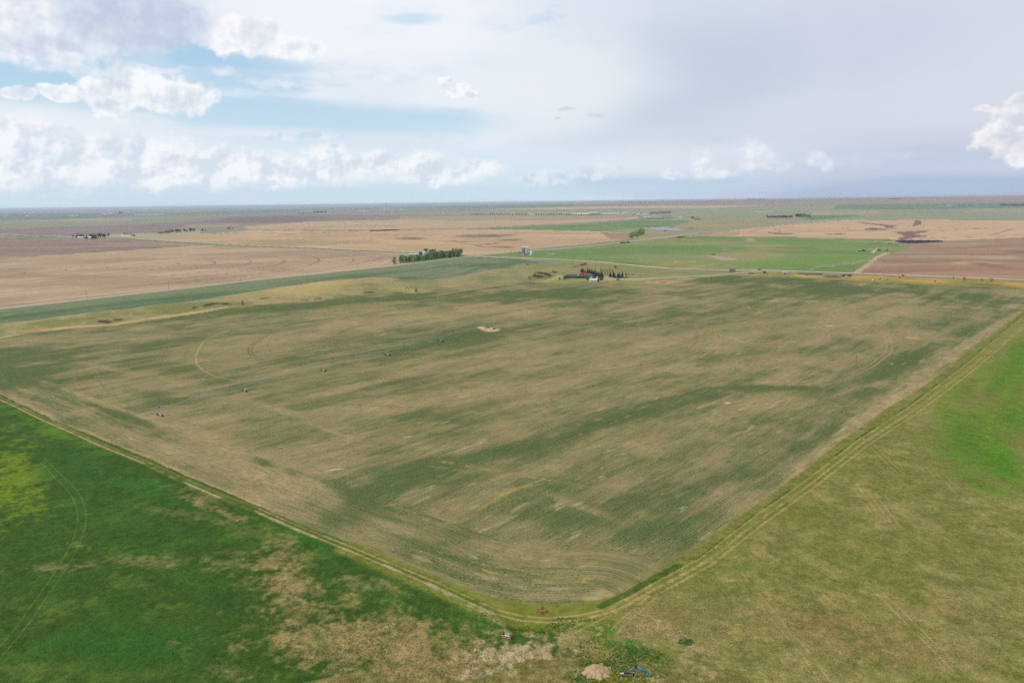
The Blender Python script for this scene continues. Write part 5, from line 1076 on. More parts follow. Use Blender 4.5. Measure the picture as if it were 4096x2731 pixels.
# ranch house: two wings meeting at an angle
p = P(2309, 1112); m1 = mpp(2309, 1112); rh = empty('ranch_house', p, 0, 'long low ranch house with dark blue hipped roof and many windows', 'house')
wings = ((-9.2, -.6, 20.5, 8.5, .10, 6), (9.6, 1.0, 19.5, 8.5, -.06, 4))
rw = MB(); rr_ = MB()
for (x, y, w, d, a, n) in wings: rw.box(x, y, -.4, w, d, 3.3, a); rr_.gable(x, y, 2.95, w, d, 2.5, .9, a, 4.5)
rw.box(-16.0, -3.0, -.4, 6, 5, 3.3, .3); rr_.gable(-16.0, -3.2, 2.93, 6, 5.4, 1.7, .7, .3 + math.pi / 2, 1.8)
rw.build('wall', MT['dwall'], rh); rf = rr_.build('roof', MT['slate'], rh)
MB().box(1.2, -3.2, 3.6, .35, 3.0, 1.3, .3).build('skylight', MT['frame'], rf); MB().box(13, 1.5, 4.2, 1.0, 1.0, 1.7).build('chimney', MT['conc'], rf)
for (x, y, w, d, a, n) in wings:
    for i in range(n):
        t = (i + .5) / n * w - w / 2; wx = x + t * math.cos(a) + (d / 2 + .05) * math.sin(a); wy = y + t * math.sin(a) - (d / 2 + .05) * math.cos(a)
        f = MB().box(wx, wy, .75, 1.3, .14, 1.5, a).build('window', MT['frame'], rh); MB().box(wx, wy - .08, .95, .9, .1, 1.1, a).build('pane', MT['glass'], f)
MB().box(19.3, -1.0, -.3, 5.5, 7, 3.0).build('garage', MT['dwall'], rh); MB().box(19.3, -4.6, 0, 3.6, .16, 2.3).build('garage_door', MT['frame'], rh); MB().gable(19.3, -1.0, 2.75, 5.5, 7, 1.5, .5, math.pi / 2).build('garage_roof', MT['slate'], rh)
MB().box(-11, -5.6, -.2, 15, 2.2, .35, .1).build('patio', MT['conc'], rh)
building('site_trailer', 2374, 1128, 29, 4.2, 3.0, 1.5, .06, 'white', 'roofw', 'white sheet metal shed with two windows before the spruces', 'shed', win=2)
# yard vehicles
def car(px, py, rz, body, label, L=4.7, hh=1.5, truck=False, cat='car', group=None):
    p = P(px, py); e = empty('parked_truck' if truck else 'parked_car', p, rz, label, cat, group); W_ = 1.9
    m = MB().box(0, 0, .35, L, W_, hh * .42); m.add([(-L * .28, -W_ * .45, .35 + hh * .42), (L * .22, -W_ * .45, .35 + hh * .42), (L * .22, W_ * .45, .35 + hh * .42), (-L * .28, W_ * .45, .35 + hh * .42), (-L * .18, -W_ * .38, hh), (L * .1, -W_ * .38, hh), (L * .1, W_ * .38, hh), (-L * .18, W_ * .38, hh)], [(0, 1, 5, 4), (1, 2, 6, 5), (2, 3, 7, 6), (3, 0, 4, 7), (4, 5, 6, 7)])
    m.build('body', MT[body], e)
    MB().box(-L * .04, 0, .4 + hh * .44, L * .34, W_ * .93, hh * .22).build('window_glass', MT['glass'], e)
    for sx in (-1, 1):
        for sy in (-1, 1): MB().tube((sx * L * .31, sy * W_ * .5 - sy * .12, .36), (sx * L * .31, sy * W_ * .5 + sy * .03, .36), .36, seg=10).build('wheel', MT['tyre'], e)
    return e
car(2472, 1120, .1, 'black', 'dark car parked on the pale driveway'); car(2380, 1112, .2, 'black', 'dark pickup parked behind the white shed', 5.4, 1.8, True, 'pickup')
car(3038, 1081, .05, 'black', 'black pickup truck driving on the gravel road', 5.8, 2.1, True, 'pickup'); car(2389, 1112, 1.2, 'white', 'white van behind the right end of the white shed', 5.2, 2.3, True, 'van')
def tractor(px, py, rz, body, label, s=1.0):
    p = P(px, py); e = empty('tractor', p, rz, label, 'tractor'); e.scale = (s, s, s)
    MB().box(.9, 0, .8, 2.2, .8, .9).build('hood', MT[body], e); MB().box(-.8, 0, 1.0, 1.4, 1.3, 1.5).build('cab', MT['glass'], e); MB().box(-.8, 0, 2.55, 1.6, 1.5, .15).build('cab_roof', MT[body], e)
    for sy in (-1, 1):
        MB().tube((-1, sy * .75, .8), (-1, sy * 1.15, .8), .8, seg=12).build('wheel', MT['tyre'], e); MB().tube((1.5, sy * .65, .5), (1.5, sy * .95, .5), .5, seg=12).build('wheel', MT['tyre'], e)
    return e
tractor(2405, 1120, .5, 'red', 'red tractor parked right of the white shed', 1.3); tractor(3516, 1003, .3, 'yellow', 'yellow tractor at the corner of the bright green field', 1.6)
rank([tag(MB().box(0, 0, 0, 2.2, 1.6, 2.6).tube((-1, -.9, .4), (-1, .9, .4), .4).tube((1.6, 0, .5), (0, 0, 2.4), .14).build('feed_machine', MT['rust'], None, P(x, y), .4)) for x, y in ((2392, 1121), (2393, 1127))], 'rusty machine beside the right end of the white shed', 'machine', 'rusty machines beside the white shed')
rank([tag(MB().box(0, 0, .5, 3.2, 1.6, 1.4).tube((-1, -.9, .5), (-1, .9, .5), .5).tube((1, -.9, .5), (1, .9, .5), .5).build('farm_wagon', MT['rust'], None, P(x, y), .8)) for x, y in ((2459, 1068), (2463, 1071))], 'dark rusty wagon on the slope above the ranch', 'wagon', 'rusty wagons above the ranch')
# rubble by the field edge
def heap(name, px, py, wpx, h, m, label, cat, seed=1, n=26, flatk=1.0):
    p = P(px, py); w = wpx * mpp(px, py); r = random.Random(seed); b = MB()
    for _ in range(n):
        a = r.uniform(0, 6.28); q = r.random() ** .6 * w / 2; s = r.uniform(.4, 1.1) * h * .6; b.box(math.cos(a) * q, math.sin(a) * q * .5, -.1, s * 1.3, s, s * r.uniform(.4, 1.1), r.uniform(0, 3))
    return tag(b.build(name, MT[m], None, p), label, cat)
heap('rubble_pile', 2650, 1130, 30, 1.8, 'rock', 'pile of broken reddish rubble at the field edge', 'rubble pile', 3); heap('rubble_pile', 2676, 1121, 16, 1.3, 'rock', 'small rubble heap beside the driveway', 'rubble pile', 4, 12); heap('rubble_pile', 2737, 1118, 34, 1.4, 'conc', 'pale rubble heap on the grass by the driveway', 'rubble pile', 5, 18)
heap('rubble_pile', 2610, 1131, 14, 1.0, 'rock', 'low scatter of rubble left of the reddish pile', 'rubble pile', 6, 9)
heap('scrap_heap', 2428, 1127, 18, 1.5, 'rust', 'low rusty scrap beside the lawn right of the white shed', 'scrap heap', 6, 9)
# sheds and panels along the road
def panel(px, py, wpx, h, label, m='greywood', rz=0.04, group=None, wm=None):
    p = P(px, py); w = wpx * mpp(px, py); e = empty('board_fence', p, rz, label, 'windbreak fence', group); b = MB(); n = max(3, int(w / .9))
    for i in range(n): b.box(-w / 2 + (i + .5) * w / n, 0, 0, w / n * .8, .08, h * random.uniform(.96, 1.0))
    b.build('boards', MT[m], e); r = MB()
    for z in (.25, .8): r.box(0, .1, h * z, w, .1, .16)
    r.build('rails', MT[m], e); return e
panel(2929, 1088, 23, 5.0, 'tall grey board windbreak beside the road fork', 'greywood'); panel(3253, 1102, 62, 2.8, 'long grey board windbreak on the golden bank', 'greywood', -.03); panel(3386, 1107, 36, 3.2, 'dark board windbreak behind the small white machine', 'slate', -.03); panel(3205, 1098, 30, 1.8, 'low faded board fence left of the long windbreak', 'greywood', -.03)
building('shed', 3056, 1093, 14, 4, 2.6, .7, .05, 'lav', 'slate', 'small open fronted shed with dark doorways by the road', 'shed', door=2)
building('shed', 3138, 1097, 15, 4, 2.7, .3, -.1, 'lav', 'roofw', 'pale square shed standing alone on the golden bank', 'shed', door=1)
building('shed', 3005, 1095, 16, 4, 1.2, 1.0, .05, 'greywood', 'greywood', 'collapsed grey shed left of the open fronted shed', 'shed')
rank([tag(MB().box(0, 0, 0, U_(9, 14), 1.6, U_(.6, 1.0)).box(1, .8, .6, 8, 1.0, .6, .1).build('timber_stack', MT['greywood'], None, P(x, y), U_(.2, .6))) for x, y in ((3308, 1106), (3322, 1109), (3336, 1106), (3348, 1109))], 'grey timber stack between the two windbreaks', 'timber stack', 'timber stacks between the windbreaks')
car(3387, 1109, .2, 'white', 'small white vehicle before the dark windbreak', 4.0, 1.9, cat='vehicle'); car(3492, 1123, .3, 'white', 'white pump car parked at the right field edge', 3.4, 1.7, cat='vehicle')
tag(MB().box(0, 0, .4, 6, 2, 1.6).box(-3.8, 0, .6, 2, 1.8, 2.2).tube((1.5, -1.2, .5), (1.5, 1.2, .5), .5).build('old_combine', MT['rust'], None, P(2855, 1020), .2), 'rusty old machine on the bare patch in the green quarter', 'machine')
tag(MB().box(0, 0, 0, 3, 2.4, 2.2).gable(0, 0, 2.2, 3, 2.4, .8, .2).lathe(2.6, 0, [(.8, 0), (.8, 1.8), (.1, 2.3)], 10).build('pump_house', MT['white'], None, P(3564, 957), .2), 'tiny white pump house at the corner of the stubble', 'pump house')
rank([tag(MB().box(0, 0, 0, 1.4, 1.4, 4.2).box(.9, 0, 0, .5, 1.0, 3).build('orange_post', MT['orange'], None, P(x, 1005), .2)) for x in (3544, 3550)], 'orange post at the edge of the ploughed field', 'post', 'orange posts at the ploughed field edge')
tag(MB().tube((-4.2, 0, 0), (0, 0, 4.5), .3).tube((4.2, 0, 0), (0, 0, 4.5), .3).tube((-4.2, 0, .2), (4.2, 0, .2), .3).build('steel_frame', MT['pale'], None, P(3607, 984), .1), 'pale steel frame in the corner below the solar rows', 'frame')
rank([tag(MB().box(0, 0, .6, l, 3, 3.0).box(-l * .3, 0, 0, 1, 2.4, .7).box(l * .3, 0, 0, 1, 2.4, .7).build('freight_container', MT['rust'], None, P(x, y), .35)) for x, y, l in ((2492, 974, 16), (2512, 972, 9), (2721, 951, 24))], 'rusty red container beside the road going away', 'container', 'rusty containers by the road')
tag(MB().lathe(0, 0, [(3.6, 0), (3.6, 1.2), (3.2, 1.3)], 16).build('stock_tank', MT['pale'], None, P(2763, 948), 0, True), 'pale round stock tank right of the long rusty container', 'tank')
# storage by the crossroads: a block of tall bins and a hopper bin
p = P(2117, 1017); e = empty('silo_block', p, 0, 'tall block of white and blue grey silos by the crossroads', 'silo')
rz = .5
back = MB().box(-11.0, 5, 0, 6.5, 12, 15.0, -.35).build('bin_wall', MT['bluegrey'], e); MB().gable(-11.0, 5, 15.1, 6.7, 12.2, .9, .1, -.35).build('roof', MT['roofw'], e)
for x, y in ((-6.4, -1.2), (-3.0, .6), (.6, 2.4), (-4.6, 4.0)): MB().lathe(x, y, [(1.9, 0), (1.9, 15.0), (.3, 16.2)], 14).build('silo_bin', MT['white'], e, smooth=False)
for x, y, h in ((-1.6, -4.2, 6.6), (1.2, -3.6, 5.8)): MB().lathe(x, y, [(1.35, 0), (1.35, h), (.2, h + .9)], 12).build('silo_bin', MT['galv'], e)
p = P(2125, 1027); e = empty('hopper_bin', p, 0, 'white conical roofed hopper bin on legs right of the silo block', 'silo')
MB().lathe(0, 0, [(.4, 1.4), (2.9, 3.4), (2.9, 9.4)], 18).build('tank', MT['white'], e); MB().lathe(0, 0, [(3.05, 9.35), (.5, 11.4), (.3, 11.8)], 18).build('roof', MT['roofw'], e)
for i in range(8): a = i * math.pi / 4; MB().tube((2.8 * math.cos(a), 2.8 * math.sin(a), 0), (2.8 * math.cos(a), 2.8 * math.sin(a), 3.5), .14).build('leg', MT['pale'], e)
MB().box(-.5, -4.5, 0, 5, 1.4, .5).build('footing', MT['conc'], e)
car(2089, 1011, .2, 'white', 'white truck box left of the silo block', 6, 3.2, True, 'truck'); car(2080, 1012, .4, 'teal', 'greenish truck at the left end of the silo yard', 5, 2.4, True, 'truck')
p = P(2099, 1021); e = empty('grain_truck', p, -.3, 'red grain truck with white cab before the silo block', 'truck')
MB().box(1.8, 0, 1.0, 5.5, 2.4, 1.9).build('grain_box', MT['red'], e); MB().box(-2.6, 0, .7, 2.6, 2.3, 2.2).build('cab', MT['white'], e)
for x in (-2.6, 1.2, 3.2):
    for y in (-1, 1): MB().tube((x, y * 1.0, .55), (x, y * 1.3, .55), .55, seg=10).build('wheel', MT['tyre'], e)
rank([tag(MB().box(0, 0, .3, l, 4, .5).box(l * .5, 0, .2, 3, 3, .9).build('white_sheeting', MT['plas'], None, P(x, y), .1)) for x, y, l in ((2200, 1019, 10), (2214, 1017, 5))], 'flat white sheeting on the grass right of the hopper bin', 'sheeting', 'white sheeting on the grass')
tag(MB().box(0, 0, .5, 18, 2.2, .8).lathe(-10, 0, [(1.4, .2), (1.6, 1.6), (.4, 2.4)], 10).build('farm_implement', MT['galv'], None, P(2000, 1024), .0), 'long grey farm implement left of the silo yard', 'implement')
# farm bins in the windbreak
for x, y, s, l in ((1697, 1024, 1.0, 'left white conical roofed grain bin in the windbreak farm'), (1712, 1023, 1.0, 'right greyer grain bin in the windbreak farm')):
    e = empty('grain_bin', P(x, y), 0, l, 'grain bin', 'grain bins in the windbreak farm'); MB().lathe(0, 0, [(3.7, 0), (3.7, 7.6)], 18).build('bin_wall', MT['lav' if x > 1700 else 'pale'], e); MB().lathe(0, 0, [(3.9, 7.6), (.5, 10.4), (.3, 10.7)], 18).build('roof', MT['roofw' if x < 1700 else 'bluegrey'], e)
building('barn', 1656, 1024, 40, 9, 3.5, 1.8, .05, 'lav', 'pale', 'long pale roofed shed behind the left of the windbreak', 'barn'); building('barn', 1686, 1018, 20, 8, 4, 2, .05, 'slate', 'slate', 'dark roofed barn behind the two grain bins', 'barn')
# left farms
rank([building('domed_shed', x, 953, 8, 8, 2.5, 3.5, .1, 'lav', 'roofw', None, None) for x in (317, 329, 362)], 'round topped pale shed among the far left spruces', 'shed', 'pale sheds at the far left farm')
building('shed', 506, 946, 34, 8, 2.6, 2.4, .1, 'white', 'roofw', 'long white shed before the slim spruces at left', 'shed'); building('farm_shed', 549, 864, 1, 1, 1, 1, 0, 'white', 'roofw', 'tiny white shed at the left end of the greenhouse', 'shed', wide_m=14)
building('greenhouse', 598, 861, 94, 30, 9, 3, .35, 'white', 'roofw', 'very long white shed shining on the far left plain', 'greenhouse', over=2)
for x, y, w, l in ((442, 855, 18, 'white roofed farm building left of the hazy tree clump'), (287, 865, 14, 'pale farm building on the far left plain'), (307, 864, 5, 'tiny white hut beside the pale left farm building'), (420, 858, 9, 'small pale farm roof left of the white roofed one'), (109, 866, 9, 'pale roof beside the leftmost hazy trees'), (230, 847, 4, 'bright white speck of a tank on the left horizon'), (376, 843, 9, 'white building on the left horizon'), (325, 845, 6, 'faint building near the left horizon'), (437, 841, 22, 'long pale building on the left horizon'), (578, 837, 14, 'faint white building on the horizon above the greenhouse'), (617, 836, 18, 'long white building on the horizon right of the greenhouse')):
    building('farm_building', x, y, w, 20, 8, 4, .1, 'white', 'roofw', l, 'building')
building('feed_barn', 1218, 854, 52, 30, 6, 4, .05, 'rust', 'greywood', 'long reddish shed left of the far grove', 'barn')
# far grain elevator
p = P(1548, 844); k_ = mpp(1548, 844); e = empty('grain_elevator', p, 0, 'tall pale grain elevator with slim leg on the far plain', 'grain elevator')
MB().box(6 * k_, 0, 0, 12 * k_, 8 * k_, 13 * k_).build('bin_block', MT['elev'], e); MB().lathe(-9 * k_, 0, [(2.6 * k_, 0), (2.6 * k_, 11 * k_), (.4 * k_, 12.5 * k_)], 14).build('silo_bin', MT['elev'], e); MB().lathe(-3 * k_, 0, [(2.2 * k_, 0), (2.2 * k_, 11 * k_), (.4 * k_, 12.5 * k_)], 14).build('silo_bin', MT['elev'], e)
MB().box(-2.5 * k_, 0, 0, 1.1 * k_, 1.1 * k_, 34 * k_).tube((-2.5 * k_, 0, 26 * k_), (6 * k_, 0, 18 * k_), .35 * k_).build('elevator_leg', MT['bluegrey'], e); MB().box(6 * k_, 0, 19.5 * k_, 8 * k_, 3 * k_, 1.6 * k_).build('head_house', MT['roofw'], e)
for dx in (4, 8): MB().tube((dx * k_, 0, 13 * k_), (dx * k_, 0, 19.5 * k_), .3 * k_).build('support', MT['bluegrey'], e)
for x, y, w, l in ((1522, 844, 5, 'small white shed left of the far elevator'), (1568, 843, 10, 'low white building right of the far elevator'), (1608, 842, 20, 'low pinkish building well right of the far elevator'), (1450, 847, 50, 'long low pale building left of the far elevator'), (1490, 823, 6, 'white speck of a farm on the skyline left of the elevator')):
    building('farm_building', x, y, w, 14, 5, 3, 0, 'white' if w < 12 else 'conc', 'roofw', l, 'building')
# the colony
for x, w, h1, l in ((2117, 14, 17, 'tall white feed mill at the left of the colony'), (2132, 16, 12, 'lower white hall joined right of the feed mill')):
    building('feed_mill', x, 861, w, 14, h1, 1.5, 0, 'white', 'roofw', l, 'building')
def bins(xs, y, r, h, phrase, group):
    o = []
    for x in xs:
        e = empty('grain_bin', P(x, y), 0); MB().lathe(0, 0, [(r, 0), (r, h)], 12).build('bin_wall', MT['lav'], e); MB().lathe(0, 0, [(r * 1.05, h), (r * .15, h + r * .7)], 12).build('roof', MT['roofw'], e); o.append(e)
    rank(o, phrase, 'grain bin', group)
bins((2048, 2056, 2065, 2075), 855, 4.4, 4, 'white roofed grain bin standing left of the feed mill', 'bins left of the feed mill')
bins([2150 + i * 6.6 for i in range(11)], 853.5, 4.0, 3.5, 'white roofed bin in the long row behind the hedge', 'bins behind the hedge')
for x, y, w, d, hw, hr, l, wl, rf2 in ((2322, 858, 62, 46, 4, 7, 'very long white roofed barn left in the colony', 'lav', 'roofw'), (2372, 853, 34, 30, 5, 4, 'white roofed barn behind the dark open shed', 'white', 'roofw'), (2440, 858, 72, 46, 5, 7, 'very long pale roofed barn right in the colony', 'lav', 'pale'), (2390, 859, 45, 10, 5, 1.5, 'long dark fronted open shed between the barns', 'slate', 'lav'),
                               (2261, 855, 26, 10, 4, 2, 'thin white roofed shed left of the long barns', 'white', 'roofw'), (2285, 857, 18, 10, 4, 2, 'short white roofed shed touching the left long barn', 'white', 'roofw'), (2247, 838, 30, 26, 7, 6, 'white roofed barn alone on the rise behind the colony', 'lav', 'roofw'), (2227, 840, 10, 10, 7, 2, 'small grey shed left of the barn on the rise', 'bluegrey', 'lav'),
                               (2500, 853, 21, 14, 5, 3, 'white roofed shop right of the long barns', 'white', 'roofw'), (2490, 858, 9, 10, 4, 2, 'little white shed before the shop', 'white', 'roofw'), (2532, 857, 18, 14, 7, 3, 'grey workshop with a dark door right in the colony', 'lav', 'pale'), (2553, 858, 9, 8, 4, 3, 'white gabled house right of the workshop', 'white', 'roofw'), (2562, 856, 9, 8, 3, 2, 'pale house roof behind the gabled house', 'white', 'lav'), (2576, 858, 11, 8, 4, 2, 'white house in the middle of the colony houses', 'white', 'roofw'),
                               (2590, 858, 9, 8, 4, 2, 'rightmost white house of the colony houses', 'white', 'roofw'), (2588, 869, 26, 8, 3, 1.5, 'thin white roofed shed above the grey cattle barn', 'white', 'roofw'), (2617, 867, 13, 8, 3, 1.5, 'short white shed above the grey cattle barn', 'white', 'roofw'), (2720, 872, 14, 12, 3, 2, 'white roofed shed right of the grey cattle barn', 'white', 'roofw'), (2790, 878, 22, 8, 3, 2, 'brown hut on the bare patch right of the barns', 'rust', 'rust')):
    building('barn' if w > 20 else 'shed', x, y, w, d, hw, hr, 0, wl, rf2, l, 'barn' if w > 20 else 'shed', over=1, door=1 if 'dark door' in l else 0)
e = building('cattle_barn', 2638, 876, 106, 16, 5, 3, 0, 'lav', 'bluegrey', 'long grey cattle barn with dark openings below the colony', 'barn', over=.6)
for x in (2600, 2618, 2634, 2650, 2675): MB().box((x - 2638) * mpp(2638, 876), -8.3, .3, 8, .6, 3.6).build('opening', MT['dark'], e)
e = empty('feed_elevator', P(2397, 855), 0, 'slim grey elevator tower over the colony barns', 'elevator'); MB().box(0, 0, 0, 2, 2, 36).build('tower_leg', MT['galv'], e); MB().lathe(6, 0, [(4.5, 0), (4.5, 18), (.5, 21)], 12).lathe(14, 2, [(4, 0), (4, 13), (.5, 16)], 12).build('tall_bin', MT['pale'], e); MB().tube((0, 0, 35), (10, 0, 18), .8).build('spout', MT['galv'], e)
tag(MB().tube((0, 0, 0), (0, 0, 34), .7, .4).box(0, 0, 26, 3, .6, .6).build('radio_mast', MT['rust'], None, P(2214, 858)), 'dark slender mast behind the row of colony bins', 'mast')
rank([tag(MB().box(0, 0, .4, 9, 2.6, 2.4).tube((-3, -1.3, .5), (-3, 1.3, .5), .5).tube((3, -1.3, .5), (3, 1.3, .5), .5).build('parked_truck', MT[m_], None, P(x, y), .2)) for x, y, m_ in ((2530, 865, 'rust'), (2549, 866, 'white'), (2558, 866, 'bluegrey'), (2572, 878, 'black'), (2578, 873, 'white'), (2598, 873, 'white'), (2717, 879, 'galv'), (2688, 869, 'white'))], 'far truck parked around the colony barns', 'truck', 'trucks around the colony barns')
building('far_farm', 3796, 824, 12, 10, 4, 3, 0, 'white', 'roofw', 'tiny white farm building among low trees far right', 'building')
rank([building('farm_hut', x, 914, w, 5, 3, 1, 0, m_, 'lav', None, None) for x, w, m_ in ((2757, 6, 'rust'), (2765, 7, 'greywood'), (2773, 6, 'greywood'))], 'small hut at the right end of the pond', 'hut', 'huts at the right end of the pond'); building('shed', 2661, 925.5, 5, 5, 3, 1, 0, 'slate', 'slate', 'small dark pump shed on the near bank of the pond', 'shed')
# rows of solar panels
def solar(px, py, L, rz, n=1):
    p = P(px, py); m = MB(); t = .5; c, s = math.cos(rz), math.sin(rz)
    vs = []
    for a, b, z in ((-L / 2, -2, 1.0), (L / 2, -2, 1.0), (L / 2, 2, 3.2), (-L / 2, 2, 3.2)): vs.append((a * c - b * s, a * s + b * c, z))
    vs += [(x, y, z - .15) for x, y, z in vs]; m.add(vs, [(0, 1, 2, 3), (7, 6, 5, 4), (0, 4, 5, 1), (1, 5, 6, 2), (2, 6, 7, 3), (3, 7, 4, 0)])
    e = empty('solar_array', p); m.build('solar_panel', MT['solar'], e); q = MB()
    for i in range(5): u = -L / 2 + (i + .5) * L / 5; q.tube((u * c, u * s, 0), (u * c, u * s, 2.0), .12)
    q.build('support_post', MT['galv'], e); return e
R_ = []
for i in range(14):
    x = 3600 + i * 10.8; R_.append(solar(x, 966 + (i % 3) * 1.6 + i * .12, 60, .75 - .02 * i))
for i in range(5): R_.append(solar(3625 + i * 16, 971 + (i % 2), 45, .7))
rank(R_, 'dark solar panel row beside the ploughed field', 'solar panels', 'solar panel rows beside the ploughed field')
rank([solar(1514 + i * 12, 925 - i * .9, 75, .35) for i in range(5)], 'dark solar panel row on the far tan stubble', 'solar panels', 'solar panel rows on the far stubble')
# cattle
def cow_mesh(m):
    b = MB(); b.tube((-.85, 0, 1.05), (.2, 0, 1.1), .40, .44, 8).tube((.2, 0, 1.1), (.8, 0, 1.15), .44, .32, 8).tube((.75, 0, 1.25), (1.15, 0, 1.4), .22, .16).tube((1.1, 0, 1.42), (1.5, 0, 1.2), .17, .10)
    for x in (-.7, .6):
        for y in (-.22, .22): b.tube((x, y, 1.0), (x, y, .45), .12, .08, 5).tube((x, y, .45), (x, y, 0), .07, .07, 5)
    b.tube((-.95, 0, 1.3), (-1.05, 0, .6), .04, .03, 4); return b.mesh('cow', m)
cows = [cow_mesh(MT['cow']), cow_mesh(MT['cow2'])]
def cow(px, py, s=1.0):
    p = P(px, py); o = bpy.data.objects.new('cow', random.choice(cows)); COL.objects.link(o); o.location = p; o.rotation_euler = (0, 0, random.uniform(0, 6.28)); o.scale = (s, s, s); return o
cr_ = random.Random(5)
rank([cow(cr_.uniform(2985, 3095), cr_.uniform(889, 898), 1.2) for _ in range(22)], 'brown cow in the herd left of the right stubble', 'cow', 'cattle left of the right hand stubble')
rank([cow(3325 + i * 5 + cr_.uniform(-2, 2), 849, 1.6) for i in range(24)], 'dark cow standing in the far line of cattle', 'cow', 'line of cattle on the far pasture')
rank([cow(cr_.uniform(3255, 3495), cr_.uniform(855, 859), 1.5) for _ in range(20)], 'scattered cow below the far line of cattle', 'cow', 'scattered cattle on the far pasture')

# ------------------------------------------------------------------ things near the camera
# blue and grey riser pipe
p = P(2540, 2706); q = mpp(2540, 2706); vz = q / .80
def L(x, y): return ((x - 2540) * q, 0, (2706 - y) * vz)
e = empty('irrigation_riser', p, 0, 'bent blue and grey irrigation pipe rising over weeds at the bottom edge', 'irrigation pipe')
r_ = .19
MB().path([L(2545, 2675), L(2583, 2691)], r_ * 1.15, 14).build('blue_pipe', MT['blue'], e, smooth=True); MB().path([L(2583, 2691), L(2588.5, 2696), L(2590, 2707)], r_ * 1.2, 14).build('blue_elbow', MT['blue'], e, smooth=True)
MB().path([L(2514, 2689), L(2540, 2674)], r_ * .9, 14).build('grey_pipe', MT['grey'], e, smooth=True); MB().tube(L(2538, 2675), L(2546, 2675), r_ * 1.35, seg=12).build('joint', MT['black'], e)
MB().tube(L(2590, 2705), L(2590.3, 2710), r_ * 1.6, seg=12).build('flange', MT['rust'], e); MB().tube(L(2582, 2690), L(2584.5, 2692), r_ * 1.6, seg=14).build('collar', MT['blue'], e)
bm_ = MB().box(-1.75, 0, (2706 - 2696) * vz, 3.6, .22, .28).build('beam', MT['black'], e)
MB().tube(L(2486, 2695), L(2500, 2694.4), .2, seg=12).build('pipe_end', MT['pale'], e); MB().tube(L(2502, 2694), L(2538, 2693), .09, seg=8).build('top_rail', MT['pale'], e)
for x in (2494, 2535): MB().box((x - 2540) * q, 0, -.1, .28, .28, .95).build('leg', MT['black'], e); 
for x in (2493, 2536): MB().box((x - 2540) * q, 0, -.15, .55, .5, .28).build('footing', MT['conc'], e)
# fence guards
def guard(px, py, w, d, h, label, tall, stuff=False, rz=.5):
    e = empty('fence_guard', P(px, py), rz, label, 'fence guard', 'timber guards round the valves')
    for x in (-1, 1):
        for y in (-1, 1): MB().box(x * w / 2, y * d / 2, -.1, .12, .12, h + .1).build('post', MT['orange'], e)
    for z in (.35, .78):
        for y in (-1, 1): MB().box(0, y * (d / 2 + .07), h * z, w + .3, .05, .15).build('rail', MT['cream' if z > .5 or stuff else 'orange'], e)
        for x in (-1, 1): MB().box(x * (w / 2 + .07), 0, h * z + .02, .05, d + .3, .15).build('rail', MT['orange'], e)
    MB().tube((0 if not stuff else -w * .3, 0, -.1), (0 if not stuff else -w * .3, 0, tall), .12, .09, 8).build('marker_pole', MT['red'], e)
    if stuff:
        v = MB().tube((-.6, 0, .5), (.9, 0, .5), .18, seg=10); v.lathe(.5, 0, [(.12, 0), (.12, 1.0), (.26, 1.02), (.26, 1.1)], 10); v.lathe(-.3, .1, [(.16, 0), (.16, .9)], 10); v.build('valve', MT['pale'], e)
    return e
guard(2168, 2447, 1.7, 1.7, 1.25, 'square faded orange timber guard on the grassy corner', 2.3); guard(2027, 2548, 2.4, 1.5, 1.1, 'longer red and white guard round a pipe valve, left of the mound', 1.7, True, -.35)
# mound of soil
p = P(2384, 2686); w = 96 * mpp(2384, 2686); gb_ = bmesh.new(); bmesh.ops.create_grid(gb_, x_segments=60, y_segments=60, size=.5)
for v in gb_.verts:
    x, y = v.co.x * 2, v.co.y * 2; r = math.hypot(x, y); n = float(fbm(np.array([x * 3.0]), np.array([y * 3.0]), 1.0, 4, 60)[0]) - .5
    v.co.x = x * w / 2 * 1.15; v.co.y = y * w / 2 * .95; v.co.z = max(0, 1 - (r * (1 + 1.1 * n)) ** 1.4) * 1.7 * (1 + 1.4 * n) - .12
me = bpy.data.meshes.new('dirt_mound'); gb_.to_mesh(me); gb_.free(); me.polygons.foreach_set('use_smooth', [True] * len(me.polygons)); me.materials.append(MT['hay']); o = bpy.data.objects.new('dirt_mound', me); COL.objects.link(o); o.location = (p.x, p.y, p.z)
tag(o, 'bare pinkish mound of soil among weeds at the bottom edge', 'dirt mound')
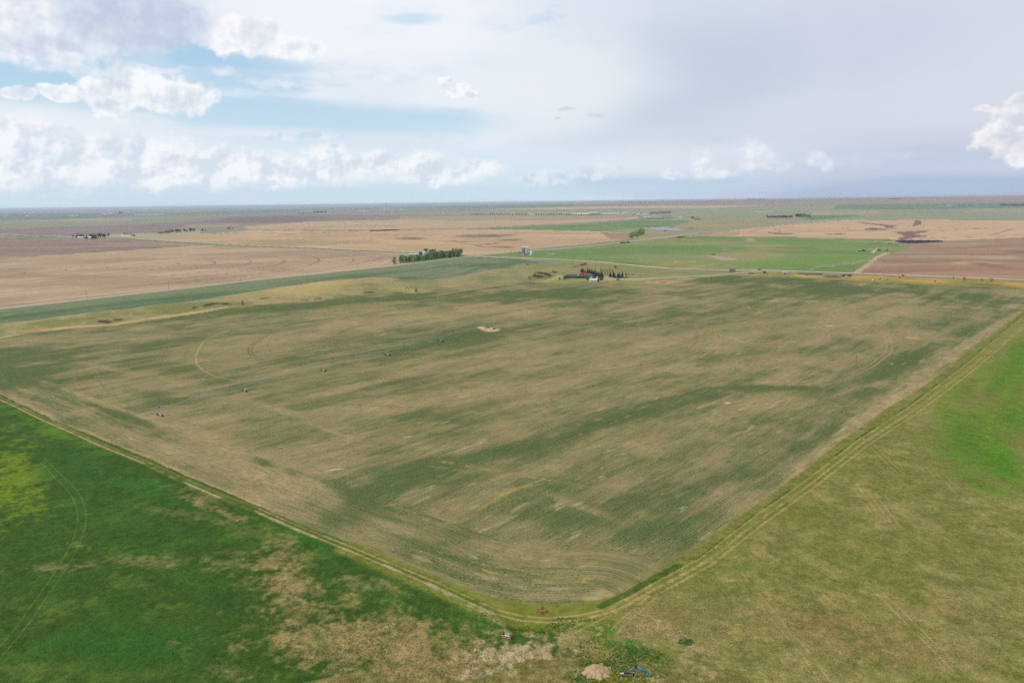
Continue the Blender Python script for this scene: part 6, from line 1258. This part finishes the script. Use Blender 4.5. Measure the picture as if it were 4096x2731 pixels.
# weeds and tufts
def weeds(name, areas, leaf, label, seed, s0=.12, s1=.42, per=16):
    r = random.Random(seed); m = MB()
    for (cx, cy, rx, ry, n) in areas:
        for _ in range(int(n * 2.4)):
            a = r.uniform(0, 6.28); k = r.random() ** .5; x0 = P0(cx + math.cos(a) * k * rx, cy + math.sin(a) * k * ry); s = r.uniform(s0, s1); z0 = zat(x0.x, x0.y)
            pts = []
            for _ in range(per):
                d = Vector((r.gauss(0, 1), r.gauss(0, 1), abs(r.gauss(0, 1)))).normalized() * s * r.uniform(.3, 1.2); pts.append((x0.x + d.x, x0.y + d.y, z0 + d.z * .8))
            leaf_cloud(m, pts, s * .25, s * .55, r)
    return tag(m.build(name, LM[leaf]), label, 'weeds', kind='stuff')
def P0(px, py): f_ = flat(px, py); return Vector((f_.x, f_.y, 0))
weeds('weeds', [(2400, 2600, 90, 60, 150), (2480, 2660, 70, 50, 200), (2560, 2620, 90, 30, 160), (2440, 2720, 160, 20, 220), (2640, 2640, 60, 30, 70), (2620, 2690, 60, 30, 50), (2330, 2640, 40, 30, 50), (2310, 2700, 60, 20, 50), (2240, 2500, 60, 14, 60), (2745, 2566, 34, 14, 90), (2300, 2478, 90, 10, 60), (2050, 2640, 120, 50, 60), (2190, 2530, 60, 20, 40), (1950, 2470, 60, 20, 60)], 'weed', 'dark green weeds growing thick round the riser and mound', 1, .07, .26, 12)
weeds('flowering_weeds', [(2420, 2700, 70, 24, 90), (2480, 2720, 120, 10, 60), (2380, 2610, 70, 40, 30), (2120, 2520, 60, 24, 30), (2560, 2640, 60, 20, 20)], 'yweed', 'yellow flowering weeds among the green ones at the bottom edge', 2, .08, .25)
ed = []
for t in range(60):
    k = t / 59; i = min(len(RB) - 2, int(k * (len(RB) - 2))); f_ = k * (len(RB) - 2) - i; a, b = RB[i], RB[i + 1]; s_ = random.random(); x = (a[0] + (b[0] - a[0]) * s_) * K - 10; y = (a[1] + (b[1] - a[1]) * s_) * K - 14
    ed.append((x, y, 30, 5, int(U_(3, 14))))
weeds('edge_weeds', ed, 'weed', 'ragged dark weeds along the right edge of the crop', 3, .06, .2, 10)
gr_ = [(U_(2700, 4000), U_(1900, 2700), 160, 60, 26) for _ in range(46)] + [(U_(2450, 3000), U_(2350, 2700), 120, 60, 24) for _ in range(18)]
weeds('pasture_tufts', gr_, 'olive', 'grass tufts scattered over the rough right pasture', 4, .10, .28, 9)
gl2 = [(U_(900, 2000), U_(2300, 2720), 140, 60, 26) for _ in range(40)]
weeds('dry_field_tufts', gl2, 'weed', 'green tufts scattered over the dry left field corner', 5, .10, .26, 9)
